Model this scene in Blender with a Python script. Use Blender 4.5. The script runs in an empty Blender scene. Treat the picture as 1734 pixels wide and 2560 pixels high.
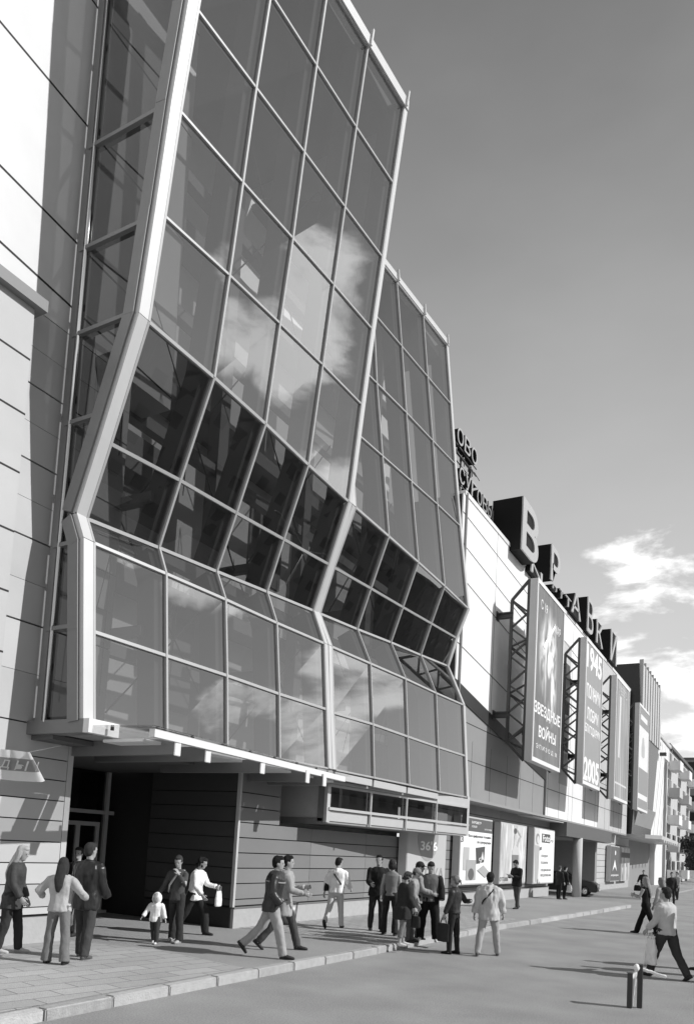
import bpy, bmesh, math, random
import numpy as np
from mathutils import Vector, Matrix, noise
random.seed(7)
D = bpy.data
scene = bpy.context.scene
C = scene.collection

# ------------------------------------------------------------------ camera
F = 1932.0; PPX, PPY = 852.0, 1958.0; CAMZ = 2.10        # lens and optical axis in photo pixels
def _ray(px, py): return np.array([px - PPX, -(py - PPY), -F])
_up = _ray(2188, -21800); _up /= np.linalg.norm(_up)
_fy = _ray(1950, 2190); _fy -= _fy.dot(_up) * _up; _fy /= np.linalg.norm(_fy)
RM = np.array([np.cross(_fy, _up), _fy, _up])
def W(px, py, x=None, y=None, z=None):
    """point of a world plane (x=, y= or z= constant) seen at a photo pixel: used to survey the place"""
    d = RM @ _ray(px, py)
    if x is not None: t = x / d[0]
    elif y is not None: t = y / d[1]
    else: t = (z - CAMZ) / d[2]
    return Vector((d[0] * t, d[1] * t, CAMZ + d[2] * t))
cam = D.cameras.new('camera'); camo = D.objects.new('camera', cam); C.objects.link(camo)
m = Matrix([[*RM[0], 0], [*RM[1], 0], [*RM[2], CAMZ], [0, 0, 0, 1]])
camo.matrix_world = m
cam.sensor_fit = 'VERTICAL'; cam.sensor_height = 36; cam.lens = F / 2560 * 36
cam.shift_x = (867 - PPX) / 2560; cam.shift_y = (PPY - 1280) / 2560
cam.clip_start = 0.1; cam.clip_end = 5000
scene.camera = camo
scene.render.resolution_x = 693; scene.render.resolution_y = 1024

# ------------------------------------------------------------------ light
SUN_EL = math.radians(35); SUN_AZ = math.radians(16)       # azimuth from +X towards +Y
scene.view_settings.view_transform = 'Standard'; scene.view_settings.look = 'None'
scene.view_settings.exposure = 0.25; scene.view_settings.gamma = 1
world = D.worlds.new('World'); scene.world = world; world.use_nodes = True
nt = world.node_tree; nt.nodes.clear()
def N(nt, t, **kw):
    n = nt.nodes.new(t)
    for k, v in kw.items(): setattr(n, k, v)
    return n
sky = N(nt, 'ShaderNodeTexSky', sky_type='NISHITA', sun_disc=False, sun_elevation=SUN_EL,
        sun_rotation=math.pi / 2 - SUN_AZ, air_density=1.0, dust_density=1.2, ozone_density=1.0)
sep = N(nt, 'ShaderNodeSeparateColor')
nt.links.new(sky.outputs[0], sep.inputs[0])
def math_(nt, op, a, b=None, clamp=False):
    n = N(nt, 'ShaderNodeMath', operation=op, use_clamp=clamp)
    for i, v in enumerate((a, b)):
        if v is None: continue
        if isinstance(v, (int, float)): n.inputs[i].default_value = v
        else: nt.links.new(v, n.inputs[i])
    return n.outputs[0]
lum = math_(nt, 'ADD', math_(nt, 'MULTIPLY', sep.outputs[0], 0.80), math_(nt, 'MULTIPLY', sep.outputs[1], 0.20))
tc = N(nt, 'ShaderNodeTexCoord'); sx = N(nt, 'ShaderNodeSeparateXYZ'); nt.links.new(tc.outputs['Generated'], sx.inputs[0])
# film response to the blue sky: the glare round the sun flattened, the air over the horizon paler
lum = math_(nt, 'MULTIPLY', math_(nt, 'POWER', lum, 0.12), 1.42)
ev_ = N(nt, 'ShaderNodeMapRange'); nt.links.new(sx.outputs[2], ev_.inputs[0]); ev_.inputs[1].default_value = 0.0; ev_.inputs[2].default_value = 0.85; ev_.inputs[3].default_value = 3.5; ev_.inputs[4].default_value = 0.62
lum = math_(nt, 'MULTIPLY', lum, ev_.outputs[0])
mp = N(nt, 'ShaderNodeMapping'); mp.inputs['Scale'].default_value = (1, 1, 2.4); mp.inputs['Location'].default_value = (4.1, 1.7, 0.4); nt.links.new(tc.outputs['Generated'], mp.inputs[0])
no = N(nt, 'ShaderNodeTexNoise'); no.inputs['Scale'].default_value = 6.0; no.inputs['Detail'].default_value = 11
no.inputs['Roughness'].default_value = 0.58; no.inputs['Distortion'].default_value = 0.25
nt.links.new(mp.outputs[0], no.inputs['Vector'])
def skydir(px, py, n=None):
    d = Vector(RM @ _ray(px, py)).normalized()
    if n is not None: n = Vector(n).normalized(); d = d - 2 * d.dot(n) * n
    return d
# cloud banks stand in a few parts of the sky only: low over the end of the street and across the road
BANKS = [(skydir(1590, 1570), 10, 1, .50), (skydir(1700, 1500), 9, 1, .55), (skydir(1690, 1820), 9, 2, .6), (skydir(1520, 1430), 6, 1, .42), (skydir(850, 790, (1, 0, -.10)), 6.5, 1.5, .95), (skydir(735, 830, (1, 0, -.10)), 4.5, 1, .9), (skydir(600, 815, (1, 0, -.10)), 3.5, .5, .85), (skydir(425, 590, (1, 0, -.10)), 2.8, .5, .8),
         (skydir(915, 1220, (1, 0, .05)), 3.6, 1, .9), (skydir(880, 1700, (1, -.04, .11)), 6, 1, .85), (skydir(760, 1850, (1, -.04, .11)), 4.5, 1, .85), (skydir(620, 1800, (1, -.04, .11)), 3.5, 1, .8), (skydir(480, 1800, (1, -.04, .11)), 3.5, 1, .75)]
bank = None
for dv, wo_, wi_, amp in BANKS:
    vd = N(nt, 'ShaderNodeVectorMath', operation='DOT_PRODUCT'); nt.links.new(tc.outputs['Generated'], vd.inputs[0]); vd.inputs[1].default_value = dv
    q = N(nt, 'ShaderNodeMapRange', interpolation_type='SMOOTHSTEP'); nt.links.new(vd.outputs['Value'], q.inputs[0])
    q.inputs[1].default_value = math.cos(math.radians(wo_)); q.inputs[2].default_value = math.cos(math.radians(wi_)); q.inputs[4].default_value = amp
    bank = q.outputs[0] if bank is None else math_(nt, 'MAXIMUM', bank, q.outputs[0])
mr = N(nt, 'ShaderNodeMapRange', interpolation_type='SMOOTHSTEP'); nt.links.new(math_(nt, 'ADD', no.outputs['Fac'], math_(nt, 'MULTIPLY', bank, 0.31)), mr.inputs[0])
mr.inputs[1].default_value = 0.63; mr.inputs[2].default_value = 0.82
ci = N(nt, 'ShaderNodeTexNoise'); ci.inputs['Scale'].default_value = 1.6; ci.inputs['Detail'].default_value = 6; nt.links.new(mp.outputs[0], ci.inputs['Vector'])
veil = N(nt, 'ShaderNodeMapRange'); nt.links.new(ci.outputs['Fac'], veil.inputs[0]); veil.inputs[1].default_value = .45; veil.inputs[2].default_value = .8; veil.inputs[4].default_value = .07
cloud = math_(nt, 'MAXIMUM', math_(nt, 'MULTIPLY', mr.outputs[0], math_(nt, 'MULTIPLY', bank, 2.2, True)), veil.outputs[0])
cmix = N(nt, 'ShaderNodeMix', data_type='RGBA'); nt.links.new(math_(nt, 'MULTIPLY', cloud, 0.9), cmix.inputs[0])
cc = N(nt, 'ShaderNodeCombineColor')
for i in range(3): nt.links.new(lum, cc.inputs[i])
nt.links.new(cc.outputs[0], cmix.inputs[6]); cmix.inputs[7].default_value = (11, 11, 11, 1)
bg = N(nt, 'ShaderNodeBackground'); bg.inputs[1].default_value = 0.13
nt.links.new(cmix.outputs[2], bg.inputs[0])
wo = N(nt, 'ShaderNodeOutputWorld'); nt.links.new(bg.outputs[0], wo.inputs[0])
sun = D.lights.new('sun', 'SUN'); sun.energy = 3.6; sun.angle = math.radians(0.5); sun.color = (1, 1, 1)
suno = D.objects.new('sun', sun); C.objects.link(suno)
sd = Vector((math.cos(SUN_EL) * math.cos(SUN_AZ), math.cos(SUN_EL) * math.sin(SUN_AZ), math.sin(SUN_EL)))
suno.rotation_euler = sd.to_track_quat('Z', 'Y').to_euler(); suno.location = (30, 10, 40)

# ------------------------------------------------------------------ materials (a black and white world)
def mat(name, v, rough=0.7, var=0.08, scale=6.0, bump=0.0, metal=0.0, spec=0.4, var2=0.0, scale2=0.7, bscale=None, stretch=None):
    M = D.materials.new(name); M.use_nodes = True; t = M.node_tree
    b = t.nodes['Principled BSDF']; b.inputs['Roughness'].default_value = rough
    b.inputs['Metallic'].default_value = metal; b.inputs['Specular IOR Level'].default_value = spec
    co = N(t, 'ShaderNodeTexCoord'); src = co.outputs['Object']
    if stretch:
        mp = N(t, 'ShaderNodeMapping'); mp.inputs['Scale'].default_value = stretch; t.links.new(src, mp.inputs[0]); src = mp.outputs[0]
    n1 = N(t, 'ShaderNodeTexNoise'); n1.inputs['Scale'].default_value = scale; n1.inputs['Detail'].default_value = 6
    t.links.new(src, n1.inputs['Vector'])
    f = math_(t, 'ADD', math_(t, 'MULTIPLY', math_(t, 'SUBTRACT', n1.outputs['Fac'], 0.5), var * 2), 1.0)
    if var2:
        n2 = N(t, 'ShaderNodeTexNoise'); n2.inputs['Scale'].default_value = scale2; n2.inputs['Detail'].default_value = 3
        t.links.new(src, n2.inputs['Vector'])
        f = math_(t, 'MULTIPLY', f, math_(t, 'ADD', math_(t, 'MULTIPLY', math_(t, 'SUBTRACT', n2.outputs['Fac'], 0.5), var2 * 2), 1.0))
    val = math_(t, 'MULTIPLY', f, v, True)
    c3 = N(t, 'ShaderNodeCombineColor')
    for i in range(3): t.links.new(val, c3.inputs[i])
    t.links.new(c3.outputs[0], b.inputs['Base Color'])
    if bump:
        n3 = N(t, 'ShaderNodeTexNoise'); n3.inputs['Scale'].default_value = bscale or scale * 3; n3.inputs['Detail'].default_value = 4
        t.links.new(src, n3.inputs['Vector'])
        bp = N(t, 'ShaderNodeBump'); bp.inputs['Strength'].default_value = bump; bp.inputs['Distance'].default_value = 0.02
        t.links.new(n3.outputs['Fac'], bp.inputs['Height']); t.links.new(bp.outputs[0], b.inputs['Normal'])
    return M
def glass_mat(name, tint, refl, dirt=0.02, ior_pow=3.0):
    """coated window glass: part mirror (more at a grazing angle), part see-through"""
    M = D.materials.new(name); M.use_nodes = True; t = M.node_tree; t.nodes.clear()
    out = N(t, 'ShaderNodeOutputMaterial'); tr = N(t, 'ShaderNodeBsdfTransparent'); gl = N(t, 'ShaderNodeBsdfGlossy')
    tr.inputs[0].default_value = (tint, tint, tint, 1); gl.inputs[0].default_value = (1, 1, 1, 1); gl.inputs['Roughness'].default_value = 0.0
    lw = N(t, 'ShaderNodeLayerWeight'); lw.inputs[0].default_value = 0.5
    fac = math_(t, 'ADD', math_(t, 'MULTIPLY', math_(t, 'POWER', lw.outputs['Facing'], ior_pow), 0.55), refl, True)
    co = N(t, 'ShaderNodeTexCoord'); nz = N(t, 'ShaderNodeTexNoise'); nz.inputs['Scale'].default_value = 0.35; nz.inputs['Detail'].default_value = 1
    t.links.new(co.outputs['Object'], nz.inputs['Vector'])
    bp = N(t, 'ShaderNodeBump'); bp.inputs['Strength'].default_value = 0.06; bp.inputs['Distance'].default_value = 0.06
    t.links.new(nz.outputs['Fac'], bp.inputs['Height']); t.links.new(bp.outputs[0], gl.inputs['Normal'])
    mx = N(t, 'ShaderNodeMixShader'); t.links.new(fac, mx.inputs[0]); t.links.new(tr.outputs[0], mx.inputs[1]); t.links.new(gl.outputs[0], mx.inputs[2])
    di = N(t, 'ShaderNodeBsdfDiffuse'); di.inputs[0].default_value = (.5, .5, .5, 1)
    nd = N(t, 'ShaderNodeTexNoise'); nd.inputs['Scale'].default_value = 1.6; nd.inputs['Detail'].default_value = 6; t.links.new(co.outputs['Object'], nd.inputs['Vector'])
    m2 = N(t, 'ShaderNodeMixShader'); t.links.new(math_(t, 'MULTIPLY', math_(t, 'POWER', nd.outputs['Fac'], 3.0), dirt * 4, True), m2.inputs[0])
    t.links.new(mx.outputs[0], m2.inputs[1]); t.links.new(di.outputs[0], m2.inputs[2]); t.links.new(m2.outputs[0], out.inputs[0])
    return M
def clad_mat(name, v, rough, var=0.05, metal=0.0):
    return mat(name, v, rough, var, 2.2, 0.05, metal, 0.4, 0.12, 0.5, 30)
def paving_mat(name, v, w, h, mort, rot=0):
    M = mat(name, v, 0.85, 0.16, 14, 0.5, 0, 0.25, 0.22, 0.5, 60); t = M.node_tree; b = t.nodes['Principled BSDF']
    co = N(t, 'ShaderNodeTexCoord'); mp = N(t, 'ShaderNodeMapping'); mp.inputs['Rotation'].default_value = (0, 0, rot)
    t.links.new(co.outputs['Object'], mp.inputs[0])
    br = N(t, 'ShaderNodeTexBrick'); br.inputs['Scale'].default_value = 1; br.inputs['Brick Width'].default_value = w; br.inputs['Row Height'].default_value = h
    br.inputs['Mortar Size'].default_value = mort; br.inputs['Color1'].default_value = (1, 1, 1, 1); br.inputs['Color2'].default_value = (.84, .84, .84, 1)
    br.inputs['Mortar'].default_value = (.45, .45, .45, 1); t.links.new(mp.outputs[0], br.inputs['Vector'])
    src = b.inputs['Base Color'].links[0].from_socket; mx = N(t, 'ShaderNodeMix', data_type='RGBA', blend_type='MULTIPLY'); mx.inputs[0].default_value = 1
    t.links.new(src, mx.inputs[6]); t.links.new(br.outputs['Color'], mx.inputs[7]); t.links.new(mx.outputs[2], b.inputs['Base Color'])
    return M
MT = dict(
    asphalt=mat('asphalt', .33, .9, .5, 45, .8, 0, .2, .30, .8, 160),
    asphalt_dark=mat('pavement asphalt', .33, .9, .36, 45, .6, 0, .2, .16, .5, 160),
    slab=paving_mat('paving slabs', .42, .8, .34, .010, 1.75), setts=paving_mat('paving setts', .40, .42, .16, .012, 0.5),
    kerb=mat('kerb stone', .42, .85, .2, 9, .6, 0, .2, .15, 1.2, 40),
    white_clad=clad_mat('white cladding', .80, .45), grey_clad=clad_mat('grey cladding', .27, .5), mid_clad=clad_mat('light grey cladding', .50, .5),
    dark_clad=clad_mat('dark wall boards', .21, .55), pier_clad=clad_mat('pale wall boards', .47, .6), plinth=mat('plinth stone', .40, .8, .12, 7, .3),
    seam=mat('seam', .03, .8), frame=mat('painted aluminium', .58, .38, .05, 3, 0, .25, .5), mullion=mat('mullion aluminium', .42, .38, .08, 4, 0, .25, .5), frame_white=mat('white metal', .78, .35, .04, 3, 0, .1, .5),
    steel_dark=mat('dark steel', .045, .45, .1, 4, 0, .2, .5), steel_mid=mat('grey steel', .22, .45, .1, 4, 0, .3, .5), chrome=mat('bright tube', .7, .12, .03, 4, 0, 1.0),
    glass=glass_mat('facade glass', .46, .24, .008), glass_side=glass_mat('side glass', .16, .03), glass_clear=glass_mat('clear glass', .85, .06), glass_dark=glass_mat('door glass', .25, .05),
    inside=mat('interior white wall', .85, .8, .04, 1.2), inside_grey=mat('interior grey', .26, .7), column=mat('interior fin steel', .13, .55, .06, 3),
    black=mat('black recess', .015, .8), board=mat('board edge', .50, .5, .06, 2), soffit=mat('soffit', .30, .6),
    trunk=mat('bark', .10, .9, .3, 12, .8), leaf=mat('leaf', .07, .6, .35, 3), conc=mat('old concrete', .5, .8, .1, 2), rooft=mat('roof', .12, .8),
)
_g = {}
def G(v, rough=.6, **k):
    key = (round(v, 3), rough) + tuple(sorted(k.items()))
    if key not in _g: _g[key] = mat('paint', v, rough, k.get('var', .06), k.get('scale', 5), k.get('bump', 0), 0, k.get('spec', .12 if v < .1 else .3))
    return _g[key]

# ------------------------------------------------------------------ mesh helpers
class MB:
    def __init__(s): s.v = []; s.f = []; s.sm = []
    def add(s, vs, fs, smooth=False):
        o = len(s.v); s.v += [tuple(v) for v in vs]; s.f += [tuple(i + o for i in f) for f in fs]; s.sm += [smooth] * len(fs)
    def quad(s, *p): s.add(p, [tuple(range(len(p)))])
    def box(s, x0, x1, y0, y1, z0, z1):
        s.add([(x, y, z) for x in (x0, x1) for y in (y0, y1) for z in (z0, z1)],
              [(0, 1, 3, 2), (4, 6, 7, 5), (0, 4, 5, 1), (2, 3, 7, 6), (0, 2, 6, 4), (1, 5, 7, 3)])
    def bar(s, a, b, w, h, n=None, off=0.0):
        """square bar from a to b, w wide across, h deep along n (outward), shifted off along n"""
        a = Vector(a); b = Vector(b); d = (b - a).normalized(); n = Vector(n or (0, 0, 1)); n = (n - d * n.dot(d))
        n = n.normalized() if n.length > 1e-5 else Vector((1, 0, 0)); t = d.cross(n)
        vs = []
        for p in (a, b):
            for i, j in ((-1, 0), (1, 0), (1, 1), (-1, 1)): vs.append(p + t * (w / 2 * i) + n * (off + h * j))
        s.add(vs, [(0, 1, 2, 3), (7, 6, 5, 4), (0, 4, 5, 1), (1, 5, 6, 2), (2, 6, 7, 3), (3, 7, 4, 0)])
    def tube(s, pts, r, n=8, caps=True):
        pts = [Vector(p) for p in pts]; rs = r if isinstance(r, list) else [r] * len(pts)
        rings = []; prev = None
        for i, p in enumerate(pts):
            d = (pts[min(i + 1, len(pts) - 1)] - pts[max(i - 1, 0)]).normalized()
            ref = prev if prev is not None else (Vector((0, 0, 1)) if abs(d.z) < .9 else Vector((1, 0, 0)))
            u = (ref - d * ref.dot(d)).normalized(); prev = u; w = d.cross(u)
            rr = rs[i] if isinstance(rs[i], (tuple, list)) else (rs[i], rs[i])
            rings.append([p + u * (rr[0] * math.cos(2 * math.pi * k / n)) + w * (rr[1] * math.sin(2 * math.pi * k / n)) for k in range(n)])
        vs = [v for rg in rings for v in rg]; fs = []
        for i in range(len(rings) - 1):
            for k in range(n): fs.append((i * n + k, i * n + (k + 1) % n, (i + 1) * n + (k + 1) % n, (i + 1) * n + k))
        if caps: fs += [tuple(range(n))[::-1], tuple((len(rings) - 1) * n + k for k in range(n))]
        s.add(vs, fs, True)
    def ell(s, c, r, nu=14, nv=9, rot=None):
        c = Vector(c); vs = []; fs = []
        for i in range(nv + 1):
            th = math.pi * i / nv
            for k in range(nu):
                ph = 2 * math.pi * k / nu; p = Vector((r[0] * math.sin(th) * math.cos(ph), r[1] * math.sin(th) * math.sin(ph), r[2] * math.cos(th)))
                if rot: p = rot @ p
                vs.append(c + p)
        for i in range(nv):
            for k in range(nu): fs.append((i * nu + k, (i + 1) * nu + k, (i + 1) * nu + (k + 1) % nu, i * nu + (k + 1) % nu))
        s.add(vs, fs, True)
    def prism(s, poly, ext):
        """poly: planar points, ext: vector of thickness"""
        n = len(poly); e = Vector(ext); vs = [Vector(p) for p in poly]; vs += [v + e for v in vs]
        s.add(vs, [tuple(range(n))[::-1], tuple(range(n, 2 * n))] + [(i, (i + 1) % n, n + (i + 1) % n, n + i) for i in range(n)])
    def mesh(s, name, m):
        me = D.meshes.new(name); me.from_pydata([tuple(v) for v in s.v], [], s.f); me.update()
        me.polygons.foreach_set('use_smooth', s.sm)
        bm = bmesh.new(); bm.from_mesh(me); bmesh.ops.recalc_face_normals(bm, faces=bm.faces); bm.to_mesh(me); bm.free()
        if m: me.materials.append(m)
        return me
    def build(s, name, m, parent=None, **tags):
        o = D.objects.new(name, s.mesh(name, m)); C.objects.link(o)
        if parent: o.parent = parent; o.matrix_parent_inverse = PINV.get(parent.name, Matrix())
        tag(o, **tags); return o
PINV = {}
def tag(o, label=None, cat=None, group=None, kind=None):
    if label: o['label'] = label
    if cat: o['category'] = cat
    if group: o['group'] = group
    if kind: o['kind'] = kind
    return o
def thing(name, label, cat, loc=(0, 0, 0), group=None, rz=0):
    """an Empty at the base; parts are modelled in world space and keep it"""
    o = D.objects.new(name, None); C.objects.link(o); o.location = loc; o.rotation_euler = (0, 0, rz); o.empty_display_size = .3
    PINV[o.name] = (Matrix.Translation(loc) @ Matrix.Rotation(rz, 4, 'Z')).inverted()
    return tag(o, label, cat, group)
def bevel(o, w=.01, seg=2):
    bm = bmesh.new(); bm.from_mesh(o.data)
    es = [e for e in bm.edges if len(e.link_faces) == 2 and e.calc_face_angle(0) > .6]
    bmesh.ops.bevel(bm, geom=es, offset=w, segments=seg, affect='EDGES', clamp_overlap=True); bm.to_mesh(o.data); bm.free(); return o
def text(s, org, right, up, w, h, m, name, parent=None, depth=.01, bold=0.0, shear=0.0, **tags):
    """lettering filling a w x h box whose lower left corner is org"""
    cu = D.curves.new(name, 'FONT'); cu.body = s; cu.extrude = .05; cu.offset = bold; cu.resolution_u = 4; cu.shear = shear
    to = D.objects.new(name, cu); me = D.meshes.new_from_object(to); D.objects.remove(to)
    co = np.array([v.co[:] for v in me.vertices]); mn = co.min(0); mx = co.max(0)
    r = Vector(right).normalized(); u = Vector(up).normalized(); nn = r.cross(u); org = Vector(org)
    for v in me.vertices:
        a = (v.co.x - mn[0]) / max(mx[0] - mn[0], 1e-6) * w; b = (v.co.y - mn[1]) / max(mx[1] - mn[1], 1e-6) * h
        c = (v.co.z - mn[2]) / max(mx[2] - mn[2], 1e-6) * depth
        v.co = org + r * a + u * b + nn * c
    me.materials.clear(); me.materials.append(m); me.name = name
    o = D.objects.new(name, me); C.objects.link(o)
    if parent: o.parent = parent; o.matrix_parent_inverse = PINV.get(parent.name, Matrix())
    return tag(o, **tags)
YP = Vector((0, 1, 0)); ZP = Vector((0, 0, 1)); XP = Vector((1, 0, 0))
exec_parts = []
# ------------------------------------------------------------------ ground
g = MB(); g.box(-400, 500, -60, 900, -1, 0); g.build('road', MT['asphalt'], kind='structure')
KX = [(-7.0, -12), (-7.0, 3), (-7.0, 9), (-6.95, 15), (-6.9, 21), (-6.55, 27), (-6.25, 33), (-6.05, 38.4)]
pav = KX + [(-6.6, 39.0), (-10.3, 40.2), (-18, 40.6), (-18, -12)]
def inset(line, d): return [(x - d, y) for x, y in line]
g = MB(); kin = inset(KX, .16)
g.prism([(x, y, -.5) for x, y in kin + [(-6.8, 38.85), (-10.3, 40.0), (-18, 40.4), (-18, -12)]], (0, 0, .63)); g.build('pavement', MT['asphalt_dark'], kind='structure')
# kerb: separate stones in a row
g = MB(); line = []
for (x0, y0), (x1, y1) in zip(KX, KX[1:]):
    n = max(1, round((y1 - y0) / 1.0))
    for i in range(n):
        a, b = i / n, (i + 1) / n; xa, ya, xb, yb = x0 + (x1 - x0) * a, y0 + (y1 - y0) * a, x0 + (x1 - x0) * b, y0 + (y1 - y0) * b
        j = random.uniform(-.012, .012); zt = .134 + random.uniform(-.005, .006)
        g.prism([(xa + j, ya + .008, -.3), (xb + j, yb - .008, -.3), (xb - .155 + j, yb - .008, -.3), (xa - .155 + j, ya + .008, -.3)], (0, 0, .3 + zt))
g.prism([(-6.05, 38.4, -.3), (-6.6, 39.0, -.3), (-10.3, 40.2, -.3), (-10.3, 40.0, -.3), (-6.8, 38.85, -.3), (-6.2, 38.4, -.3)], (0, 0, .434))
kb = g.build('kerb', MT['kerb'], kind='structure')
for k_, v_ in enumerate((.34, .48, .38)): kb.data.materials.append(mat('kerb stone tone', v_, .85, .28, 9, .6, 0, .2, .25, 1.6, 40))
for i_ in range(0, len(kb.data.polygons) // 6 * 6, 6):
    k_ = random.choice((0, 1, 2, 3, 0))
    for j_ in range(6): kb.data.polygons[i_ + j_].material_index = k_
bevel(kb, .015, 2)
g = MB(); g.prism([(-7.2, 2, .134), (-7.2, 9.9, .134), (-9.3, 10.3, .134), (-11.2, 9.9, .134), (-11.2, 2, .134)], (0, 0, .004)); g.build('slab_path', MT['slab'], kind='structure')
g = MB(); g.prism([(-10.6, 14.3, .134), (-8.4, 14.6, .134), (-7.2, 19, .134), (-7.1, 24, .134), (-10.6, 24, .134)], (0, 0, .004)); g.build('paving', MT['setts'], kind='structure')
# far pavement before the second block
g = MB(); g.prism([(-18, 44.4, -.5), (-9.5, 45.6, -.5), (-6.9, 47.2, -.5), (-6.6, 60, -.5), (-6.6, 130, -.5), (-18, 130, -.5)], (0, 0, .62)); g.build('far_pavement', MT['asphalt_dark'], kind='structure')

# ------------------------------------------------------------------ the shopping centre
XF, XW, XP_ = -9.9, -10.64, -11.2     # upper facade, ground floor wall, pier wall
mall = thing('shopping_centre', 'long shopping centre with folded glass bay, white upper cladding and dark ground floor', 'building', (-14, 30, 0))
def P(mb, name, m, parent=mall, **k): return mb.build(name, MT[m] if isinstance(m, str) else m, parent, **k)
# --- nodes of the folded glass bay, surveyed on the vertical plane of each mullion
YS = [8.94, 10.6, 12.27, 14.02, 15.95, 16.3, 18.2, 20.2, 22.35, 24.6]
PX = dict(
 bottom=[(231.7,1806),None,None,None,(817.2,1921),None,(932.1,1944.4),(1019.8,1962.2),(1096,1980),(1163.4,1992.7)],
 t=[(231.7,1580),(413.4,1639.8),(564.4,1689.4),(694.7,1735.1),(812.1,1773.2),(830.5,1781.8),(929.1,1811),(1016,1841.5),(1092.2,1868.1),(1159.5,1889.7)],
 s=[(232.1,1359.1),(412.6,1435.4),(561,1499.8),(688.9,1558.2),(807,1609),(826.7,1617.6),(923.2,1659.5),(1010.9,1697.6),(1087.1,1733.2),(1154.5,1762.4)],
 b=[(214.3,1296.9),(394.8,1369.3),(538.9,1428.6),(664.7,1479.5),(780.3,1526.5),(796.8,1534.1),(890.2,1573.1),(974.1,1606.1),(1049,1637.9),(1115.1,1664.6)],
 m=[(274.4,1108.8),(448,1200.3),(588.5,1281.3),(706.6,1347.3),(818.4,1409.6),(833,1418),(924.5,1470.2),(1004.6,1517.2),(1075.7,1557.9),(1136.7,1593.4)],
 k=[(368.6,804),(532.5,943.9),(660.9,1059.5),(767.7,1161.7),(868.1,1253.2),(885.9,1268.5),(968.9,1340.5),(1042.7,1405.4),(1108.7,1465.1),(1165.9,1519.8)],
 a=[(409.3,541),(570.6,688.4),(696.5,808.6),(803.4,911.6),(900,1010)],
 b2=[(448.3,279.5),(603.7,455.9),(728.5,595.7),(830.9,711.3),(925.5,821)],
 c=[None,(636.8,219.8),(757.2,380),(858.8,516.9),(951.6,641)],
 d=[None,None,(787.6,163),(886.8,317.6),(978.3,455.9)],
 e=[None,None,None,(916,118.2),(1006.2,268)],
 fa=[None,(952.9,1139.8),(1025.3,1203.3),(1090.1,1260.5),(1146,1313.8)],
 fb=[None,(938.9,958.3),(1012.6,1031.8),(1078.7,1101.6),(1133.3,1158.8)],
 fc=[None,None,(1001.2,865.5),(1066,941.8),(1123.2,1008.9)],
 fd=[None,None,(989.2,705.5),(1055.3,789.3),(1113,863)])
ND = {}
for r, ps in PX.items():
    off = 5 if r[0] == 'f' else 0
    for i, p in enumerate(ps):
        if p: ND[r, i + off] = W(*p, y=YS[i + off])
def lerp(a, b, t): return a + (b - a) * t
ND['bottom', 5] = lerp(ND['bottom', 4], ND['bottom', 6], (16.3 - 15.95) / (18.2 - 15.95))
for i in (1, 2, 3): ND['bottom', i] = lerp(ND['bottom', 0], ND['bottom', 4], (YS[i] - YS[0]) / (YS[4] - YS[0]))
def extrap(r, i, j1, j2):
    t = (YS[i] - YS[j1]) / (YS[j2] - YS[j1]); ND[r, i] = lerp(ND[r, j1], ND[r, j2], t)
extrap('c', 0, 2, 1); extrap('d', 1, 3, 2); extrap('d', 0, 3, 2); extrap('e', 2, 4, 3); extrap('e', 1, 4, 3); extrap('e', 0, 4, 3)
extrap('fc', 6, 8, 7); extrap('fd', 6, 8, 7)
for r in ('fa', 'fb', 'fc', 'fd'): extrap(r, 5, 7, 6)
NEAR = ['bottom', 't', 's', 'b', 'm', 'k', 'a', 'b2', 'c', 'd', 'e']
FAR = ['bottom', 't', 's', 'b', 'm', 'k', 'fa', 'fb', 'fc', 'fd']
def nrm(rows, ri, ci):
    """outward direction of the skin at a node"""
    r0 = rows[max(ri - 1, 0)]; r1 = rows[min(ri + 1, len(rows) - 1)]
    d = (ND[r1, ci] - ND[r0, ci]); n = YP.cross(d); return (n if n.x > 0 else -n).normalized()
def segn(a, b):
    n = YP.cross(b - a); return (n if n.x > 0 else -n).normalized()
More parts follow.
